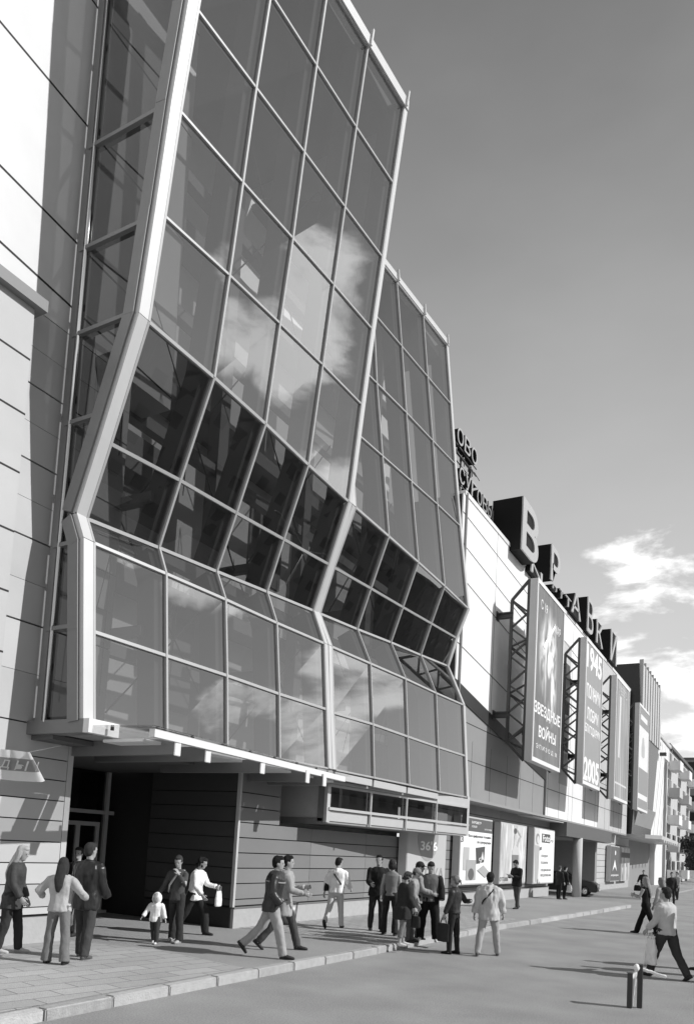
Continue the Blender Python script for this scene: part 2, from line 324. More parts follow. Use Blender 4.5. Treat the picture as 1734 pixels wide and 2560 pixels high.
def glass_bay(rows, cols, kind, y0f, y1f):
    skin = MB()
    # broad frame members at both ends, following the folded profile
    bay = None; FRS = []
    for (ca, ya, yb) in ((cols[0], y0f, YS[cols[0]] - .03), (cols[-1], YS[cols[-1]] + .03, y1f)):
        fr = MB(); pts = [ND[r, ca] for r in rows]
        for p, q in zip(pts, pts[1:]):
            n = segn(p, q); o = n * .05
            a0, a1 = Vector((p.x, ya, p.z)), Vector((q.x, ya, q.z)); b0, b1 = Vector((p.x, yb, p.z)), Vector((q.x, yb, q.z))
            fr.add([a0 - n * .25, a1 - n * .25, b1 - n * .25, b0 - n * .25, a0 + o, a1 + o, b1 + o, b0 + o],
                   [(0, 1, 2, 3), (7, 6, 5, 4), (0, 4, 5, 1), (2, 6, 7, 3), (1, 5, 6, 2), (3, 7, 4, 0)])
        FRS.append(P(fr, kind, 'frame') if not FRS else P(fr, 'end_frame', 'frame', FRS[0]))
    bay = FRS[0]
    for ci in cols:                                                    # mullions, each one folded bar
        g = MB()
        for ra, rb in zip(rows, rows[1:]):
            p, q = ND[ra, ci], ND[rb, ci]; g.bar(p, q, .048, .14, segn(p, q), -.09)
        P(g, 'mullion', 'mullion', bay)
    for ri, r in enumerate(rows):
        g = MB()
        for ca, cb_ in zip(cols, cols[1:]):
            n = nrm(rows, ri, ca); w = .06 if r in 'tsbmk' else .042
            g.bar(ND[r, ca], ND[r, cb_], w, .11, n, -.07)
        P(g, 'transom', 'mullion', bay)
    for ra, rb in zip(rows, rows[1:]):
        for ca, cb_ in zip(cols, cols[1:]):
            g = MB(); q = [ND[ra, ca], ND[ra, cb_], ND[rb, cb_], ND[rb, ca]]
            g.quad(*q); P(g, 'glass_pane', 'glass', bay)
    # deep steel fins carrying the glass from inside
    for ci in cols[1:]:
        g = MB(); pts = [ND[r, ci] for r in rows]
        for p, q in zip(pts, pts[1:]):
            n = segn(p, q); y = YS[ci]; lo = p - n * .12; hi = q - n * .12
            g.add([Vector((v.x, y + s, v.z)) for s in (-.17, .05) for v in (lo, hi, hi - n * .42, lo - n * .42)],
                  [(0, 1, 2, 3), (7, 6, 5, 4), (0, 4, 5, 1), (1, 5, 6, 2), (2, 6, 7, 3), (3, 7, 4, 0)])
        P(g, 'inner_fin', 'column', bay)
    return bay
near = glass_bay(NEAR, [0, 1, 2, 3, 4], 'glass_bay', 8.70, 16.12)
far = glass_bay(FAR, [5, 6, 7, 8, 9], 'glass_bay', 16.12, 24.78)
# top trims, with the mullion ends standing proud
for rows, cols, bay in ((NEAR, range(0, 5), near), (FAR, range(5, 10), far)):
    r = rows[-1]; cs = list(cols); g = MB()
    up = (ND[r, cs[-1]] - ND[rows[-2], cs[-1]]).normalized()
    a0 = ND[r, cs[0]] + up * .02; a1 = ND[r, cs[-1]] + up * .02
    g.bar(a0 + up * .12, a1 + up * .12 + YP * .15, .22, .3, segn(ND[rows[-2], cs[-1]], ND[r, cs[-1]]), -.22)
    P(g, 'top_trim', 'frame', bay)
    for ci in cs:
        g = MB(); d = (ND[r, ci] - ND[rows[-2], ci]).normalized(); g.bar(ND[r, ci], ND[r, ci] + d * .38, .05, .06, segn(ND[rows[-2], ci], ND[r, ci]), .08)
        P(g, 'mullion_end', 'frame', bay)
# near end wall of the bay: dark glass between the folded frame and a bright back post
YSD = 8.70
g = MB(); bx = -10.93
prof = [ND[r, 0] for r in NEAR]
post = MB(); post.box(bx - .09, bx + .07, YSD, YSD + .16, 3.72, 22); P(post, 'back_post', 'steel_mid', near)
tb = MB(); tb.tube([(bx + .13, YSD + .02, 3.9), (bx + .13, YSD + .02, 22)], .045, 10); P(tb, 'back_tube', 'chrome', near)
rail = MB()
for i_, (p, q) in enumerate(zip(prof, prof[1:])):
    a = Vector((p.x, YSD, p.z)); b = Vector((q.x, YSD, q.z)); n = segn(p, q); e_ = .003 * (i_ % 3)
    rail.bar(a - n * .17 + YP * .03, b - n * .17 + YP * .03, .24 - e_, .09 + e_, -YP, -.02)
P(rail, 'side_frame', 'steel_mid', near)
def profx(z):
    for p, q in zip(prof, prof[1:]):
        if p.z <= z <= q.z: return p.x + (q.x - p.x) * (z - p.z) / (q.z - p.z)
    return prof[-1].x
zs = [3.95] + [W(*p, y=YSD).z for p in ((150, 1569), (163, 1360), (210, 1046), (262, 808), (290, 584), (335, 307))] + [18.3, 20.3]
for i, z in enumerate(zs[1:-1]):
    g = MB(); g.bar((bx, YSD + .03, z), (profx(z) - .08, YSD + .03, z), .07, .08, -YP, -.03); P(g, 'transom', 'steel_mid', near)
for z0, z1 in zip(zs, zs[1:]):
    mids = [p for p in prof if z0 < p.z < z1]
    g = MB(); g.quad((bx, YSD + .06, z0), (profx(z0) - .1, YSD + .06, z0), *[(p.x - .1, YSD + .06, p.z) for p in mids], (profx(z1) - .1, YSD + .06, z1), (bx, YSD + .06, z1))
    P(g, 'glass_pane', 'glass_side', near)
g = MB(); g.box(-11.2, -9.83, YSD - .01, 8.97, 3.70, 3.93); P(g, 'bottom_rail', 'steel_mid', near); g = MB(); g.box(-9.83, -9.70, YSD - .01, 9.35, 3.70, 3.93); P(g, 'corner_block', 'frame_white', near)
# step between the near and the far bay (turned away from the street view) and roof slabs
g = MB(); pn = [ND[r, 4] for r in NEAR[5:]]; pf = [ND[r, 5] for r in FAR[5:]]
g.quad(*[(p.x - .1, 16.11, p.z) for p in pn], (-14.5, 16.11, 20.8), *[(p.x - .1, 16.11, p.z) for p in reversed(pf)]); P(g, 'step_wall', 'mid_clad', near)
g = MB(); g.box(-15, -8.75, 8.8, 16.05, 20.45, 20.7); g.box(-15, -10.9, 16.15, 24.7, 19.9, 20.1); P(g, 'bay_roof', 'rooft')
# bay underside
g = MB(); g.prism([(-14, YSD, 3.72), (-9.86, YSD, 3.72), (-9.55, 16.1, 3.72), (-14, 16.1, 3.72)], (0, 0, .18)); P(g, 'bay_underside', 'soffit')
# --- inside the bay: white wall, floors, columns, ties
g = MB(); g.box(-14.0, -13.2, 8.2, 25.5, 3.9, 20.4); P(g, 'inner_wall', 'inside')
g = MB()
for (ya, yb, za, zb) in ((9.5, 11.3, 5.0, 6.9), (12.2, 13.6, 8.6, 11.4), (17, 18.6, 9.6, 12), (10.2, 11.2, 12.6, 15.0), (14.2, 15.4, 5.2, 7.6), (21.0, 22.4, 5.2, 7.8)): g.box(-13.2, -13.14, ya, yb, za, zb)
P(g, 'inner_opening', 'inside_grey')
g = MB()
for z in (7.55, 12.3, 16.4): g.box(-13.2, -12.4, 8.9, 24.6, z, z + .35)
P(g, 'gallery', 'inside_grey')
g = MB(); g.box(-13.7, -10.1, 8.8, 24.6, 3.92, 4.0); P(g, 'bay_floor', 'inside_grey')
def rodx(cy, y1, z0, z1, x, r=.018):
    g.tube([(x, cy, z0), (x, y1, z1)], r, 5); g.tube([(x, y1, z0), (x, cy, z1)], r, 5)
for i, y in enumerate((10.2, 14.0, 17.9, 21.9)):
    g = MB(); g.box(-12.3, -11.95, y, y + .35, 4.0, 20.2); P(g, 'inner_column', 'inside_grey')
g = MB()
for z in (5.75, 8.2, 10.9, 13.9, 17.2):
    g.box(-12.25, -12.0, 9, 24.5, z, z + .26)
P(g, 'inner_beam', 'inside_grey')
g = MB()
for y in (10.35, 14.15, 18.05, 22.05):
    for z in (5.8, 8.4): g.box(-12.1, -10.4 if z < 9 else -9.9, y, y + .16, z, z + .2)
P(g, 'inner_strut', 'inside_grey')
g = MB(); rodx(10.5, 14.0, 4.4, 8.2, -11.3); rodx(14.2, 17.9, 4.4, 8.2, -11.2); rodx(18.1, 21.9, 4.4, 8.2, -11.1); rodx(10.5, 14, 8.4, 13.4, -11.2); rodx(14.2, 17.9, 8.4, 13.4, -11.2); rodx(18.1, 21.9, 8.4, 13.4, -11.2); rodx(12.0, 15.6, 13.8, 19, -10.6)
for y in (9.6, 11.4, 13.0, 15.0, 17.2, 19.2, 21.2):
    for za in (4.6, 9.2): g.tube([(-10.5, y, za + 2.6), (-10.9, y + .35, za)], .012, 4); g.tube([(-10.5, y, za + 2.6), (-10.9, y - .2, za)], .012, 4)
P(g, 'tie_rod', 'steel_dark')

# --- lower band and window strip under the far bay
def bpx(y): return ND['bottom', 4].x + (ND['bottom', 9].x - ND['bottom', 4].x) * (y - 15.95) / (24.6 - 15.95)
SX = lambda y: -9.975 + .1065 * (y - 16.75)
g = MB()
for ya, yb, zl in ((8.98, 15.9, 3.74), (15.98, 18.15, 3.73), (18.25, 20.15, 3.72), (20.25, 22.3, 3.72)):
    xa = lambda y: (ND['bottom', 0].x + (ND['bottom', 4].x - ND['bottom', 0].x) * (y - 8.94) / 7.01) if y < 15.95 else bpx(y)
    g.prism([(xa(ya) + .02, ya, zl), (xa(yb) + .02, yb, zl), (xa(yb) - .1, yb, zl), (xa(ya) - .1, ya, zl)], (0, 0, 3.90 - zl))
P(g, 'lower_band', 'frame')
g = MB(); ed = []
for ya, yb in ((16.9, 18.62), (18.74, 20.5), (20.62, 22.3), (22.42, 24.56)):
    g.prism([(SX(ya) + .01, ya, 2.72), (SX(yb) + .01, yb, 2.72), (SX(yb) - .1, yb, 2.72), (SX(ya) - .1, ya, 2.72)], (0, 0, .26))
g.prism([(SX(22.4) + .012, 22.42, 3.62), (SX(24.56) + .012, 24.56, 3.62), (SX(24.56) - .1, 24.56, 3.62), (SX(22.42) - .1, 22.42, 3.62)], (0, 0, .28))
P(g, 'strip_panel', 'frame')
g = MB()
for y in (18.68, 20.56, 22.36): g.bar((SX(y) + .03, y, 2.66), (SX(y) + .03, y, 3.62 if y < 22 else 3.95), .05, .05, XP, 0)
g.bar((SX(16.8) + .02, 16.8, 3.03), (SX(24.6) + .02, 24.6, 3.03), .07, .06, XP, 0); g.bar((SX(16.8) + .02, 16.8, 3.62), (SX(24.6) + .02, 24.6, 3.62), .06, .05, XP, 0)
g.bar((SX(16.8), 16.8, 2.68), (SX(16.8), 16.8, 3.66), .16, .1, XP, -.06)
P(g, 'strip_frame', 'frame')
g = MB(); g.bar((ND['bottom', 9].x, 24.68, 2.68), (ND['bottom', 9].x, 24.68, 4.0), .2, .16, XP, -.08); P(g, 'end_post', 'frame')
for ya, yb in ((16.85, 18.65), (18.71, 20.53), (20.59, 22.33), (22.39, 24.58)):
    g = MB(); g.quad((SX(ya), ya, 3.0), (SX(yb), yb, 3.0), (SX(yb), yb, 3.62), (SX(ya), ya, 3.62)); P(g, 'strip_window', 'glass')
g = MB(); g.prism([(-11.9, 16.75, 2.66), (SX(16.75) - .02, 16.75, 2.66), (SX(24.6) - .02, 24.6, 2.66), (-11.9, 24.6, 2.66)], (0, 0, .07)); g.prism([(-11.9, 15.9, 3.66), (-9.7, 15.9, 3.66), (-9.25, 24.6, 3.66), (-11.9, 24.6, 3.66)], (0, 0, .06)); P(g, 'strip_floor', 'soffit')
g = MB(); g.box(-11.9, -11.7, 15.7, 24.6, 2.5, 3.7); P(g, 'strip_inner_wall', 'inside')
g = MB(); g.box(-11.7, -10.05, 16.72, 16.80, 2.62, 2.78); g.box(-10.2, -10.02, 16.72, 16.8, 2.7, 3.66); P(g, 'strip_side_frame', 'steel_mid')
g = MB(); g.quad((-11.7, 16.76, 2.78), (-10.2, 16.76, 2.78), (-10.2, 16.76, 3.66), (-11.7, 16.76, 3.66)); P(g, 'strip_side_pane', mat('sunlit pane tone', .45, .4))  # opaque pale pane, the sunlit surface behind it put into its colour

def vary(o, v, rough, amt):
    """neighbouring boards differ a little in tone, as weathered panels do"""
    for k, f in enumerate((1 - amt, 1 + amt, 1 - amt * .45)): o.data.materials.append(clad_mat('board tone', v * f, rough))
    for i in range(0, len(o.data.polygons), 6):
        k = random.choice((0, 0, 1, 2, 3))
        for j in range(i, min(i + 6, len(o.data.polygons))): o.data.polygons[j].material_index = k
    return o
# --- ground floor wall of boards
def boards(name, m, x, ya, yb, zs, ysplit, th=.05, gap=.012, out=1, skip=()):
    g = MB()
    for z0, z1 in zip(zs, zs[1:]):
        for y0, y1 in zip(ysplit, ysplit[1:]):
            if (z0, y0) in skip: continue
            g.box(x - th, x, max(y0, ya) + gap / 2, min(y1, yb) - gap / 2, z0 + gap, z1 - gap)
    return vary(P(g, name, m), .21, .55, .10)
zsw = [.62, .77, 1.124, 1.472, 1.819, 2.166, 2.513, 2.86, 3.2, 3.66]
boards('wall_boards', 'dark_clad', XW, 14.09, 41.06, zsw[:7], [14.09, 17.21, 20.3, 23.4, 26.5, 29.6, 32.7, 35.8, 38.9, 41.06])
boards('wall_boards', 'dark_clad', XW, 14.09, 15.7, zsw[6:], [14.09, 15.7]); boards('wall_boards', 'dark_clad', XW, 24.5, 41.06, zsw[6:] + [4.1], [24.5, 26.5, 29.6, 32.7, 35.8, 38.9, 41.06])
g = MB(); g.box(XW - .3, XW - .05, 14.12, 41.0, 0, 2.5); g.box(XW - .3, XW - .05, 24.6, 41.0, 2.5, 4.1); g.box(XW - .3, XW - .05, 14.12, 15.68, 2.5, 3.7); P(g, 'wall_core', 'seam')
g = MB(); g.box(XW - .06, XW + .035, 14.05, 41.1, -.1, .56); P(g, 'plinth', 'plinth')
g = MB(); g.box(XW - .1, XW + .05, 14.05, 41.1, .565, .60); P(g, 'plinth_cap', 'steel_mid')
g = MB(); g.box(XW - .07, XW + .012, 14.03, 14.10, .6, 3.7); P(g, 'corner_trim', 'mid_clad')
# recessed entrance: return wall and ceiling (recess shade put into their colour), back wall with doors
g = MB()
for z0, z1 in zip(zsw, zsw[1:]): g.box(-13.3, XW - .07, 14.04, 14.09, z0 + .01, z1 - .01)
P(g, 'return_wall', mat('shaded return boards', .06, .6))  # same boards as the street wall, recess shade put into a darker colour
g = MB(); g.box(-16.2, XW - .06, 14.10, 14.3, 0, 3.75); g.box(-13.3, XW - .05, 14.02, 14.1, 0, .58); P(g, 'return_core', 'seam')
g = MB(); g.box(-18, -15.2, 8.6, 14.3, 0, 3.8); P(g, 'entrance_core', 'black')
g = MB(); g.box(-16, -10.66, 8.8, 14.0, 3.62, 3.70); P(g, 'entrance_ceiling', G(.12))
def door(y0, y1, x, z1=2.35):
    f = MB(); f.box(x, x + .09, y0, y0 + .09, .13, z1); f.box(x, x + .09, y1 - .09, y1, .13, z1); f.box(x, x + .09, y0 + .09, y1 - .09, z1 - .1, z1)
    f.box(x + .01, x + .08, (y0 + y1) / 2 - .06, (y0 + y1) / 2 + .06, .13, z1 - .1)
    d = P(f, 'door', 'frame'); q = MB(); q.quad((x + .04, y0 + .09, .2), (x + .04, (y0 + y1) / 2 - .06, .2), (x + .04, (y0 + y1) / 2 - .06, z1 - .1), (x + .04, y0 + .09, z1 - .1)); P(q, 'door_glass', 'glass_dark', d)
    q = MB(); q.quad((x + .04, (y0 + y1) / 2 + .06, .2), (x + .04, y1 - .09, .2), (x + .04, y1 - .09, z1 - .1), (x + .04, (y0 + y1) / 2 + .06, z1 - .1)); P(q, 'door_glass', 'glass_dark', d)
    h = MB(); h.tube([(x + .14, (y0 + y1) / 2 - .1, .9), (x + .14, (y0 + y1) / 2 - .1, 1.4)], .018, 6); h.tube([(x + .14, (y0 + y1) / 2 + .1, .9), (x + .14, (y0 + y1) / 2 + .1, 1.4)], .018, 6); P(h, 'door_handle', 'chrome', d)
door(12.3, 13.6, -14.6); door(10.3, 11.6, -14.6)
g = MB()
for y in (9.9, 11.9, 13.75): g.box(-14.62, -14.5, y, y + .1, .13, 3.6)
g.box(-14.62, -14.52, 9.5, 14.05, 2.55, 2.64); g.box(-14.62, -14.52, 9.5, 14.05, .13, .2); P(g, 'entrance_frame', 'frame')
for y0, y1, z0, z1 in ((10.0, 11.9, 2.64, 3.6), (12.0, 13.75, 2.64, 3.6), (13.6, 13.75, .2, 2.55), (11.6, 11.9, .2, 2.55)):
    g = MB(); g.quad((-14.57, y0, z0), (-14.57, y1, z0), (-14.57, y1, z1), (-14.57, y0, z1)); P(g, 'entrance_window', 'glass_dark')
# --- pier wall left of the entrance, with slanting joints above
zp = [.62, .75, 1.149, 1.515, 1.884, 2.263, 2.619, 2.98, 3.345, 3.9, 4.75, 5.6, 6.3, 7.05, 7.7, 8.37, 9.02, 9.68, 10.33, 11.0]
g = MB()
for zi, (z0, z1) in enumerate(zip(zp, zp[1:])):
    ga, gb = (.016, .004) if (zi % 2 or z1 < 4) else (.004, .016)
    if z1 < 4: ga = gb = .010
    for y0, y1 in ((-9, 1.2), (1.2, 8.0), (8.0, 9.62 if z1 < 4 else 10.4)): g.box(XP_ - .05, XP_, y0 + .004, y1 - .004, z0 + ga, z1 - gb)
vary(P(g, 'pier_boards', 'pier_clad'), .47, .6, .07)
g = MB(); g.box(XP_ - .06, XP_ + .0, 9.63, 9.75, .13, 3.7); P(g, 'pier_corner_trim', 'mid_clad')
g = MB(); g.box(-16, XP_ - .05, -9, 9.72, 0, 3.8); g.box(-16, XP_ - .05, -9, 10.4, 3.8, 11); P(g, 'pier_core', 'seam')
g = MB(); g.box(XP_ - .05, XP_ + .035, -9, 9.76, 0, .58); P(g, 'plinth', 'plinth')
g = MB(); g.box(-16, XP_ + .004, -9, 11.5, 11.0, 22.5); P(g, 'upper_wall', clad_mat('bright upper cladding', .60, .5))
g = MB()
for i, z in enumerate((12.72, 15.02, 17.4, 19.8, 11.5)): g.prism([(XP_ + .005, -9, z + 1.7), (XP_ + .005, 11.5, z - .22), (XP_ + .005, 11.5, z - .26), (XP_ + .005, -9, z + 1.66)], (.004, 0, 0))
P(g, 'seam', 'seam')
# protruding block with a cornice at the far left
g = MB(); g.box(XP_ + .0, XP_ + .28, -9, 7.9, 3.9, 10.75); lb = P(g, 'side_block', 'pier_clad')
g = MB()
for z in (4.9, 5.9, 6.9, 7.9, 8.9, 9.85): g.box(XP_ + .28, XP_ + .286, -9, 7.9, z, z + .03)
P(g, 'side_block_seam', 'seam', lb)
g = MB(); g.box(XP_, XP_ + .42, -9, 8.05, 10.75, 10.95); P(g, 'cornice', 'dark_clad')

# --- upper facade of the long block
def fac(px, py, x=XF): return W(px, py, x=x)
Z0, ZR = 4.12, 14.78
g = MB(); g.box(-16, XF, 24.8, 37.1, Z0, ZR); g.box(-16, XF, 37.1, 59.6, Z0, ZR); fb_ = P(g, 'facade_core', 'seam')
def fpoly(name, m, pts, x=XF, th=.05, parent=mall):
    g = MB(); g.prism([(x, y, z) for y, z in pts], (th, 0, 0)); return P(g, name, m, parent)
YD0, YD1, ZD0, ZD1 = 24.8, 36.8, 7.97, 6.2        # slanting edge between white and grey
fpoly('white_panel_field', 'white_clad', [(24.8, ZD0 + .14), (YD1 + .3, ZD1 + .12), (YD1 + .3, ZR), (24.8, ZR)])
fpoly('grey_panel_field', 'grey_clad', [(24.8, Z0), (YD1, Z0), (YD1, ZD1 - .35), (24.8, ZD0 - .35)], th=.02)
g = MB(); g.prism([(XF + .05, 24.8, ZD0 - .42), (XF + .05, YD1 + .2, ZD1 - .42), (XF + .05, YD1 + .2, ZD1 + .12), (XF + .05, 24.8, ZD0 + .14)], (.012, 0, 0)); g.box(XF - .1, XF + .05, YD1, YD1 + .28, Z0, ZD1 - .3); P(g, 'slanting_shade_strip', 'steel_dark')  # dark strips painted in for the shade along the white panels' edge
fpoly('white_panel_field', 'white_clad', [(37.1, Z0), (49.2, Z0), (49.2, ZR), (37.1, ZR)])
fpoly('grey_panel_field', 'mid_clad', [(49.2, Z0), (59.6, Z0), (59.6, ZR), (49.2, ZR)])
g = MB(); g.box(XF + .05, XF + .055, 39.4, 41.3, 5.9, 13.4); P(g, 'window_strip', 'mid_clad')
for za in (11.55, 9.6, 7.65):
    f = MB(); f.box(XF + .056, XF + .075, 39.75, 41.05, za - .08, za + .0); w = P(f, 'window', 'frame'); q = MB(); q.box(XF + .056, XF + .066, 39.75, 41.05, za, za + .75); P(q, 'window_glass', G(.02, .15), w)
g = MB()
def fseam(a, b, w=.03): g.bar((XF + .05, *a), (XF + .05, *b), w, .006, XP, 0)
for (ya, za), (yb, zb) in (((24.8, 14.1), (46, 13.0)), ((24.8, 11.8), (50, 9.3)), ((24.8, 9.4), (37, 8.1)), ((24.8, 13.0), (50, 10.9))): fseam((ya, za), (yb, zb), .035)
for y in (28.6, 32.9, 37.4, 41.6, 45.6, 49.2, 52.9, 56.4): fseam((y, 6.8 if y < 37 else Z0), (y, ZR), .018)
for y in (39.6, 42.5, 45.5, 48.4, 51.4, 54.4, 57.2): fseam((y, Z0), (y, 7.6), .016)
for z in (5.43, 6.95): fseam((37.2, z), (59.6, z + .02), .03)
for z in (8.6, 10.2, 11.8): fseam((49.2, z), (59.6, z), .025)
P(g, 'seam', 'seam')
g = MB()
for z in (5.43, 6.77): g.box(XF + .02, XF + .025, 24.8, 36.8, z, z + .03)
for y in (26.8, 28.9, 31.0, 32.9, 34.9): g.box(XF + .02, XF + .024, y, y + .016, Z0, 6.2)
P(g, 'seam', 'seam')
g = MB(); g.box(XF - .3, XF + .09, 24.9, 59.7, ZR, ZR + .16); P(g, 'parapet_cap', 'frame_white')
g = MB(); g.box(XF - .1, XF + .12, 25.0, 25.1, 5.4, ZR + .1); P(g, 'rain_pipe', 'steel_mid')
g = MB(); g.box(-14, XF + .05, 24.8, 59.6, Z0 - .1, Z0); P(g, 'facade_soffit', 'soffit')
g = MB(); g.prism([(-11.3, 35.2, 4.0), (-9.95, 35.4, 3.95), (-9.9, 41.0, 3.95), (-11.3, 41.4, 4.0)], (0, 0, .05)); g.prism([(-11.5, 41.6, 3.9), (-10.2, 41.8, 3.85), (-10.1, 49, 3.85), (-11.5, 49.2, 3.9)], (0, 0, .05)); P(g, 'soffit_lamp_tray', 'mid_clad')
# garage opening, round column, second stretch of wall
g = MB(); g.box(-18, -17.8, 40, 54, 0, 4.1); g.box(-18, XW, 52.8, 53.4, 0, 4.0); g.box(-16, XW, 41.07, 52.8, 3.3, 4.0); P(g, 'garage_wall', 'inside_grey'); g = MB(); g.box(XW, -9.75, 41.05, 53.4, 3.28, 4.02); P(g, 'garage_lintel', G(.12))
g = MB(); g.tube([(-9.95, 44.6, 0), (-9.95, 44.6, 3.3)], .26, 24); P(g, 'round_column', 'conc')
g = MB(); g.box(-16, XW, 53.4, 65.6, 0, 4.05); P(g, 'ground_wall', 'mid_clad')
g = MB()
for z in (.9, 1.3, 1.7, 2.1, 2.5, 2.9, 3.3): g.box(XW, XW + .006, 53.4, 65.6, z, z + .025)
P(g, 'seam', 'seam'); g = MB(); g.box(XW, XW + .04, 53.4, 65.6, 0, .62); P(g, 'plinth', 'plinth')
# second entrance volume: dark folded tower, canopy, dark return wall
g = MB(); g.prism([(-9.6, 60.2, 4.1), (-9.1, 60.2, 12.0), (-9.35, 60.2, 17.0), (-16, 60.2, 17.0), (-16, 60.2, 4.1)], (0, 9.6, 0)); tw = P(g, 'tower', mat('dark glass block', .035, .25))
g = MB()
for i in range(8):
    y = 60.3 + i * 1.32; g.box(-9.34, -9.05, y, y + .16, 11.8, 17.3); g.box(-9.2, -9.05, y + .2, y + .9, 11.8, 16.9)
P(g, 'tower_fin', 'mid_clad', tw)
g = MB(); g.prism([(-9.2, 61.0, 6.4), (-9.2, 69.7, 6.4), (-9.75, 70.0, 4.1), (-9.75, 61.4, 4.1)], (-.2, 0, 0)); P(g, 'tower_skirt', 'grey_clad', tw)
g = MB(); g.box(-16, XW, 65.6, 77, 0, 4.0); P(g, 'return_wall', 'grey_clad')
g = MB(); g.prism([(-12.4, 60.5, 3.9), (-8.6, 60.0, 3.9), (-7.6, 61.0, 3.9), (-8.2, 77, 3.9), (-12, 79, 3.9)], (0, 0, .28)); P(g, 'second_canopy', 'mid_clad')
for i in range(9): g = MB(); g.box(-8.0 - .05 * i, -7.5 - .05 * i, 61.6 + i * 1.7, 61.9 + i * 1.7, 3.7, 3.9); P(g, 'canopy_rib', 'frame_white')
# --- entrance canopy: glass sheet on beams with pale ends
CZ = 3.79; ex = W(387, 1822, z=CZ).x
front = MB(); front.bar((-8.72, 9.1, CZ - .06), (-9.3, 16.35, CZ - .06), .13, .11, XP, -.05); cn = P(front, 'entrance_canopy', 'frame_white')
for (y, xe) in ((9.75, -8.76), (10.65, -8.85), (12.5, -8.98), (14.35, -9.08), (15.15, -9.12)):
    g = MB(); g.bar((-11.6, y, 3.46), (xe, y, 3.46), .12, .26, ZP, 0); bm_ = P(g, 'canopy_beam', 'steel_mid', cn)
    g = MB(); g.box(xe + .001, xe + .03, y - .075, y + .075, 3.44, 3.73); bevel(P(g, 'beam_cap', 'frame_white', bm_), .008)
for (y0, y1) in ((9.2, 9.62), (10.8, 12.0), (12.7, 13.9), (14.5, 15.0), (15.3, 16.0)):
    g = MB(); g.box(-9.9, -8.98 - .06 * (y0 - 9), y0, y1, 3.61, 3.66); P(g, 'canopy_tray', 'frame_white', cn)
g = MB(); g.prism([(-8.6, 9.0, CZ + .03), (-9.22, 16.6, CZ + .03), (-9.6, 16.6, CZ + .03), (-9.85, 8.75, CZ + .03)], (0, 0, .015)); P(g, 'canopy_glass', 'glass_clear', cn)
for y in [9.3 + i * .95 for i in range(8)] + [9.1]:
    x = -8.78 - .08 * (y - 9.1) if y != 9.1 else -9.6
    g = MB(); g.tube([(x, y, CZ), (x, y, CZ + .08)], .03, 8); P(g, 'glass_clamp', 'steel_dark', cn)

# ------------------------------------------------------------------ billboards on lattice frames
XB = -8.25
def art(poly, x, m, name, parent, th=.006): g = MB(); g.prism([(x, y, z) for y, z in poly], (th, 0, 0)); return g.build(name, m, parent)
def billboard(y0, y1, z0, z1, label, face, name='billboard'):
    t = thing(name, label, 'billboard', (XF, (y0 + y1) / 2, z0), 'tall billboards on lattice frames along the facade')
    g = MB(); g.box(XB - .28, XB - .01, y0, y1, z0, z1); bevel(g.build('panel', MT['board'], t), .01)
    g = MB(); w = .10
    for a, b, c, d in ((y0, y0 + w, z0, z1), (y1 - w, y1, z0, z1), (y0 + w, y1 - w, z0, z0 + w * 1.6), (y0 + w, y1 - w, z1 - w * 1.6, z1)): g.box(XB - .01, XB + .03, a, b, c, d)
    g.build('edge_frame', MT['frame_white'], t)
    g = MB(); g.box(XB - .009, XB + .004, y0 + w, y1 - w, z0 + w, z1 - w); fp = g.build('printed_face', face, t)
    r = MB(); xf, xbk = XB - .34, XB - 1.02; n = 5; dz = (z1 - z0) / n
    ys = (y0 + .12, y1 - .12)
    for y in ys:
        r.bar((xf, y, z0), (xf, y, z1), .12, .12, XP, -.06); r.bar((xbk, y, z0 + .75), (xbk, y, z1 - .75), .11, .11, XP, -.05)
        r.bar((xf, y, z1), (xbk, y, z1 - .75), .1, .1, ZP, -.05); r.bar((xf, y, z0), (xbk, y, z0 + .75), .1, .1, ZP, -.05)
        zz = np.linspace(z0 + .75, z1 - .75, 6)
        for i in range(5):
            zm = (zz[i] + zz[i + 1]) / 2
            r.bar((xbk, y, zz[i]), (xf, y, zm), .07, .07, YP, -.03); r.bar((xf, y, zm), (xbk, y, zz[i + 1]), .07, .07, YP, -.03)
    zz = np.linspace(z0 + .75, z1 - .75, 4)
    for i, z in enumerate(zz): r.bar((xbk, ys[0], z), (xbk, ys[1], z), .08, .08, ZP, -.04)
    for i in range(3): r.bar((xbk, ys[0], zz[i]), ((xbk + xf) / 2, (ys[0] + ys[1]) / 2, (zz[i] + zz[i + 1]) / 2), .06, .06, YP, -.03); r.bar((xbk, ys[1], zz[i + 1]), ((xbk + xf) / 2, (ys[0] + ys[1]) / 2, (zz[i] + zz[i + 1]) / 2), .06, .06, YP, -.03)
    r.build('lattice_frame', MT['steel_dark'], t)
    for y in (y0 + .12, y1 - .12):
        for z in (z1 - 1.25, z0 + 1.9):
            b = MB(); b.box(XF + .06, xbk + .05, y - .1, y + .1, z - .03, z + .03 - .01); b.box(XF + .06, xbk + .05, y - .03, y + .03, z - .18, z - .03); b.box(XF + .06, xbk + .05, y - .1, y + .1, z - .21, z - .18)
            b.box(XF + .06, XF + .09, y - .16, y + .16, z - .28, z + .08); b.build('wall_bracket', MT['steel_dark'], t)
    return t, fp
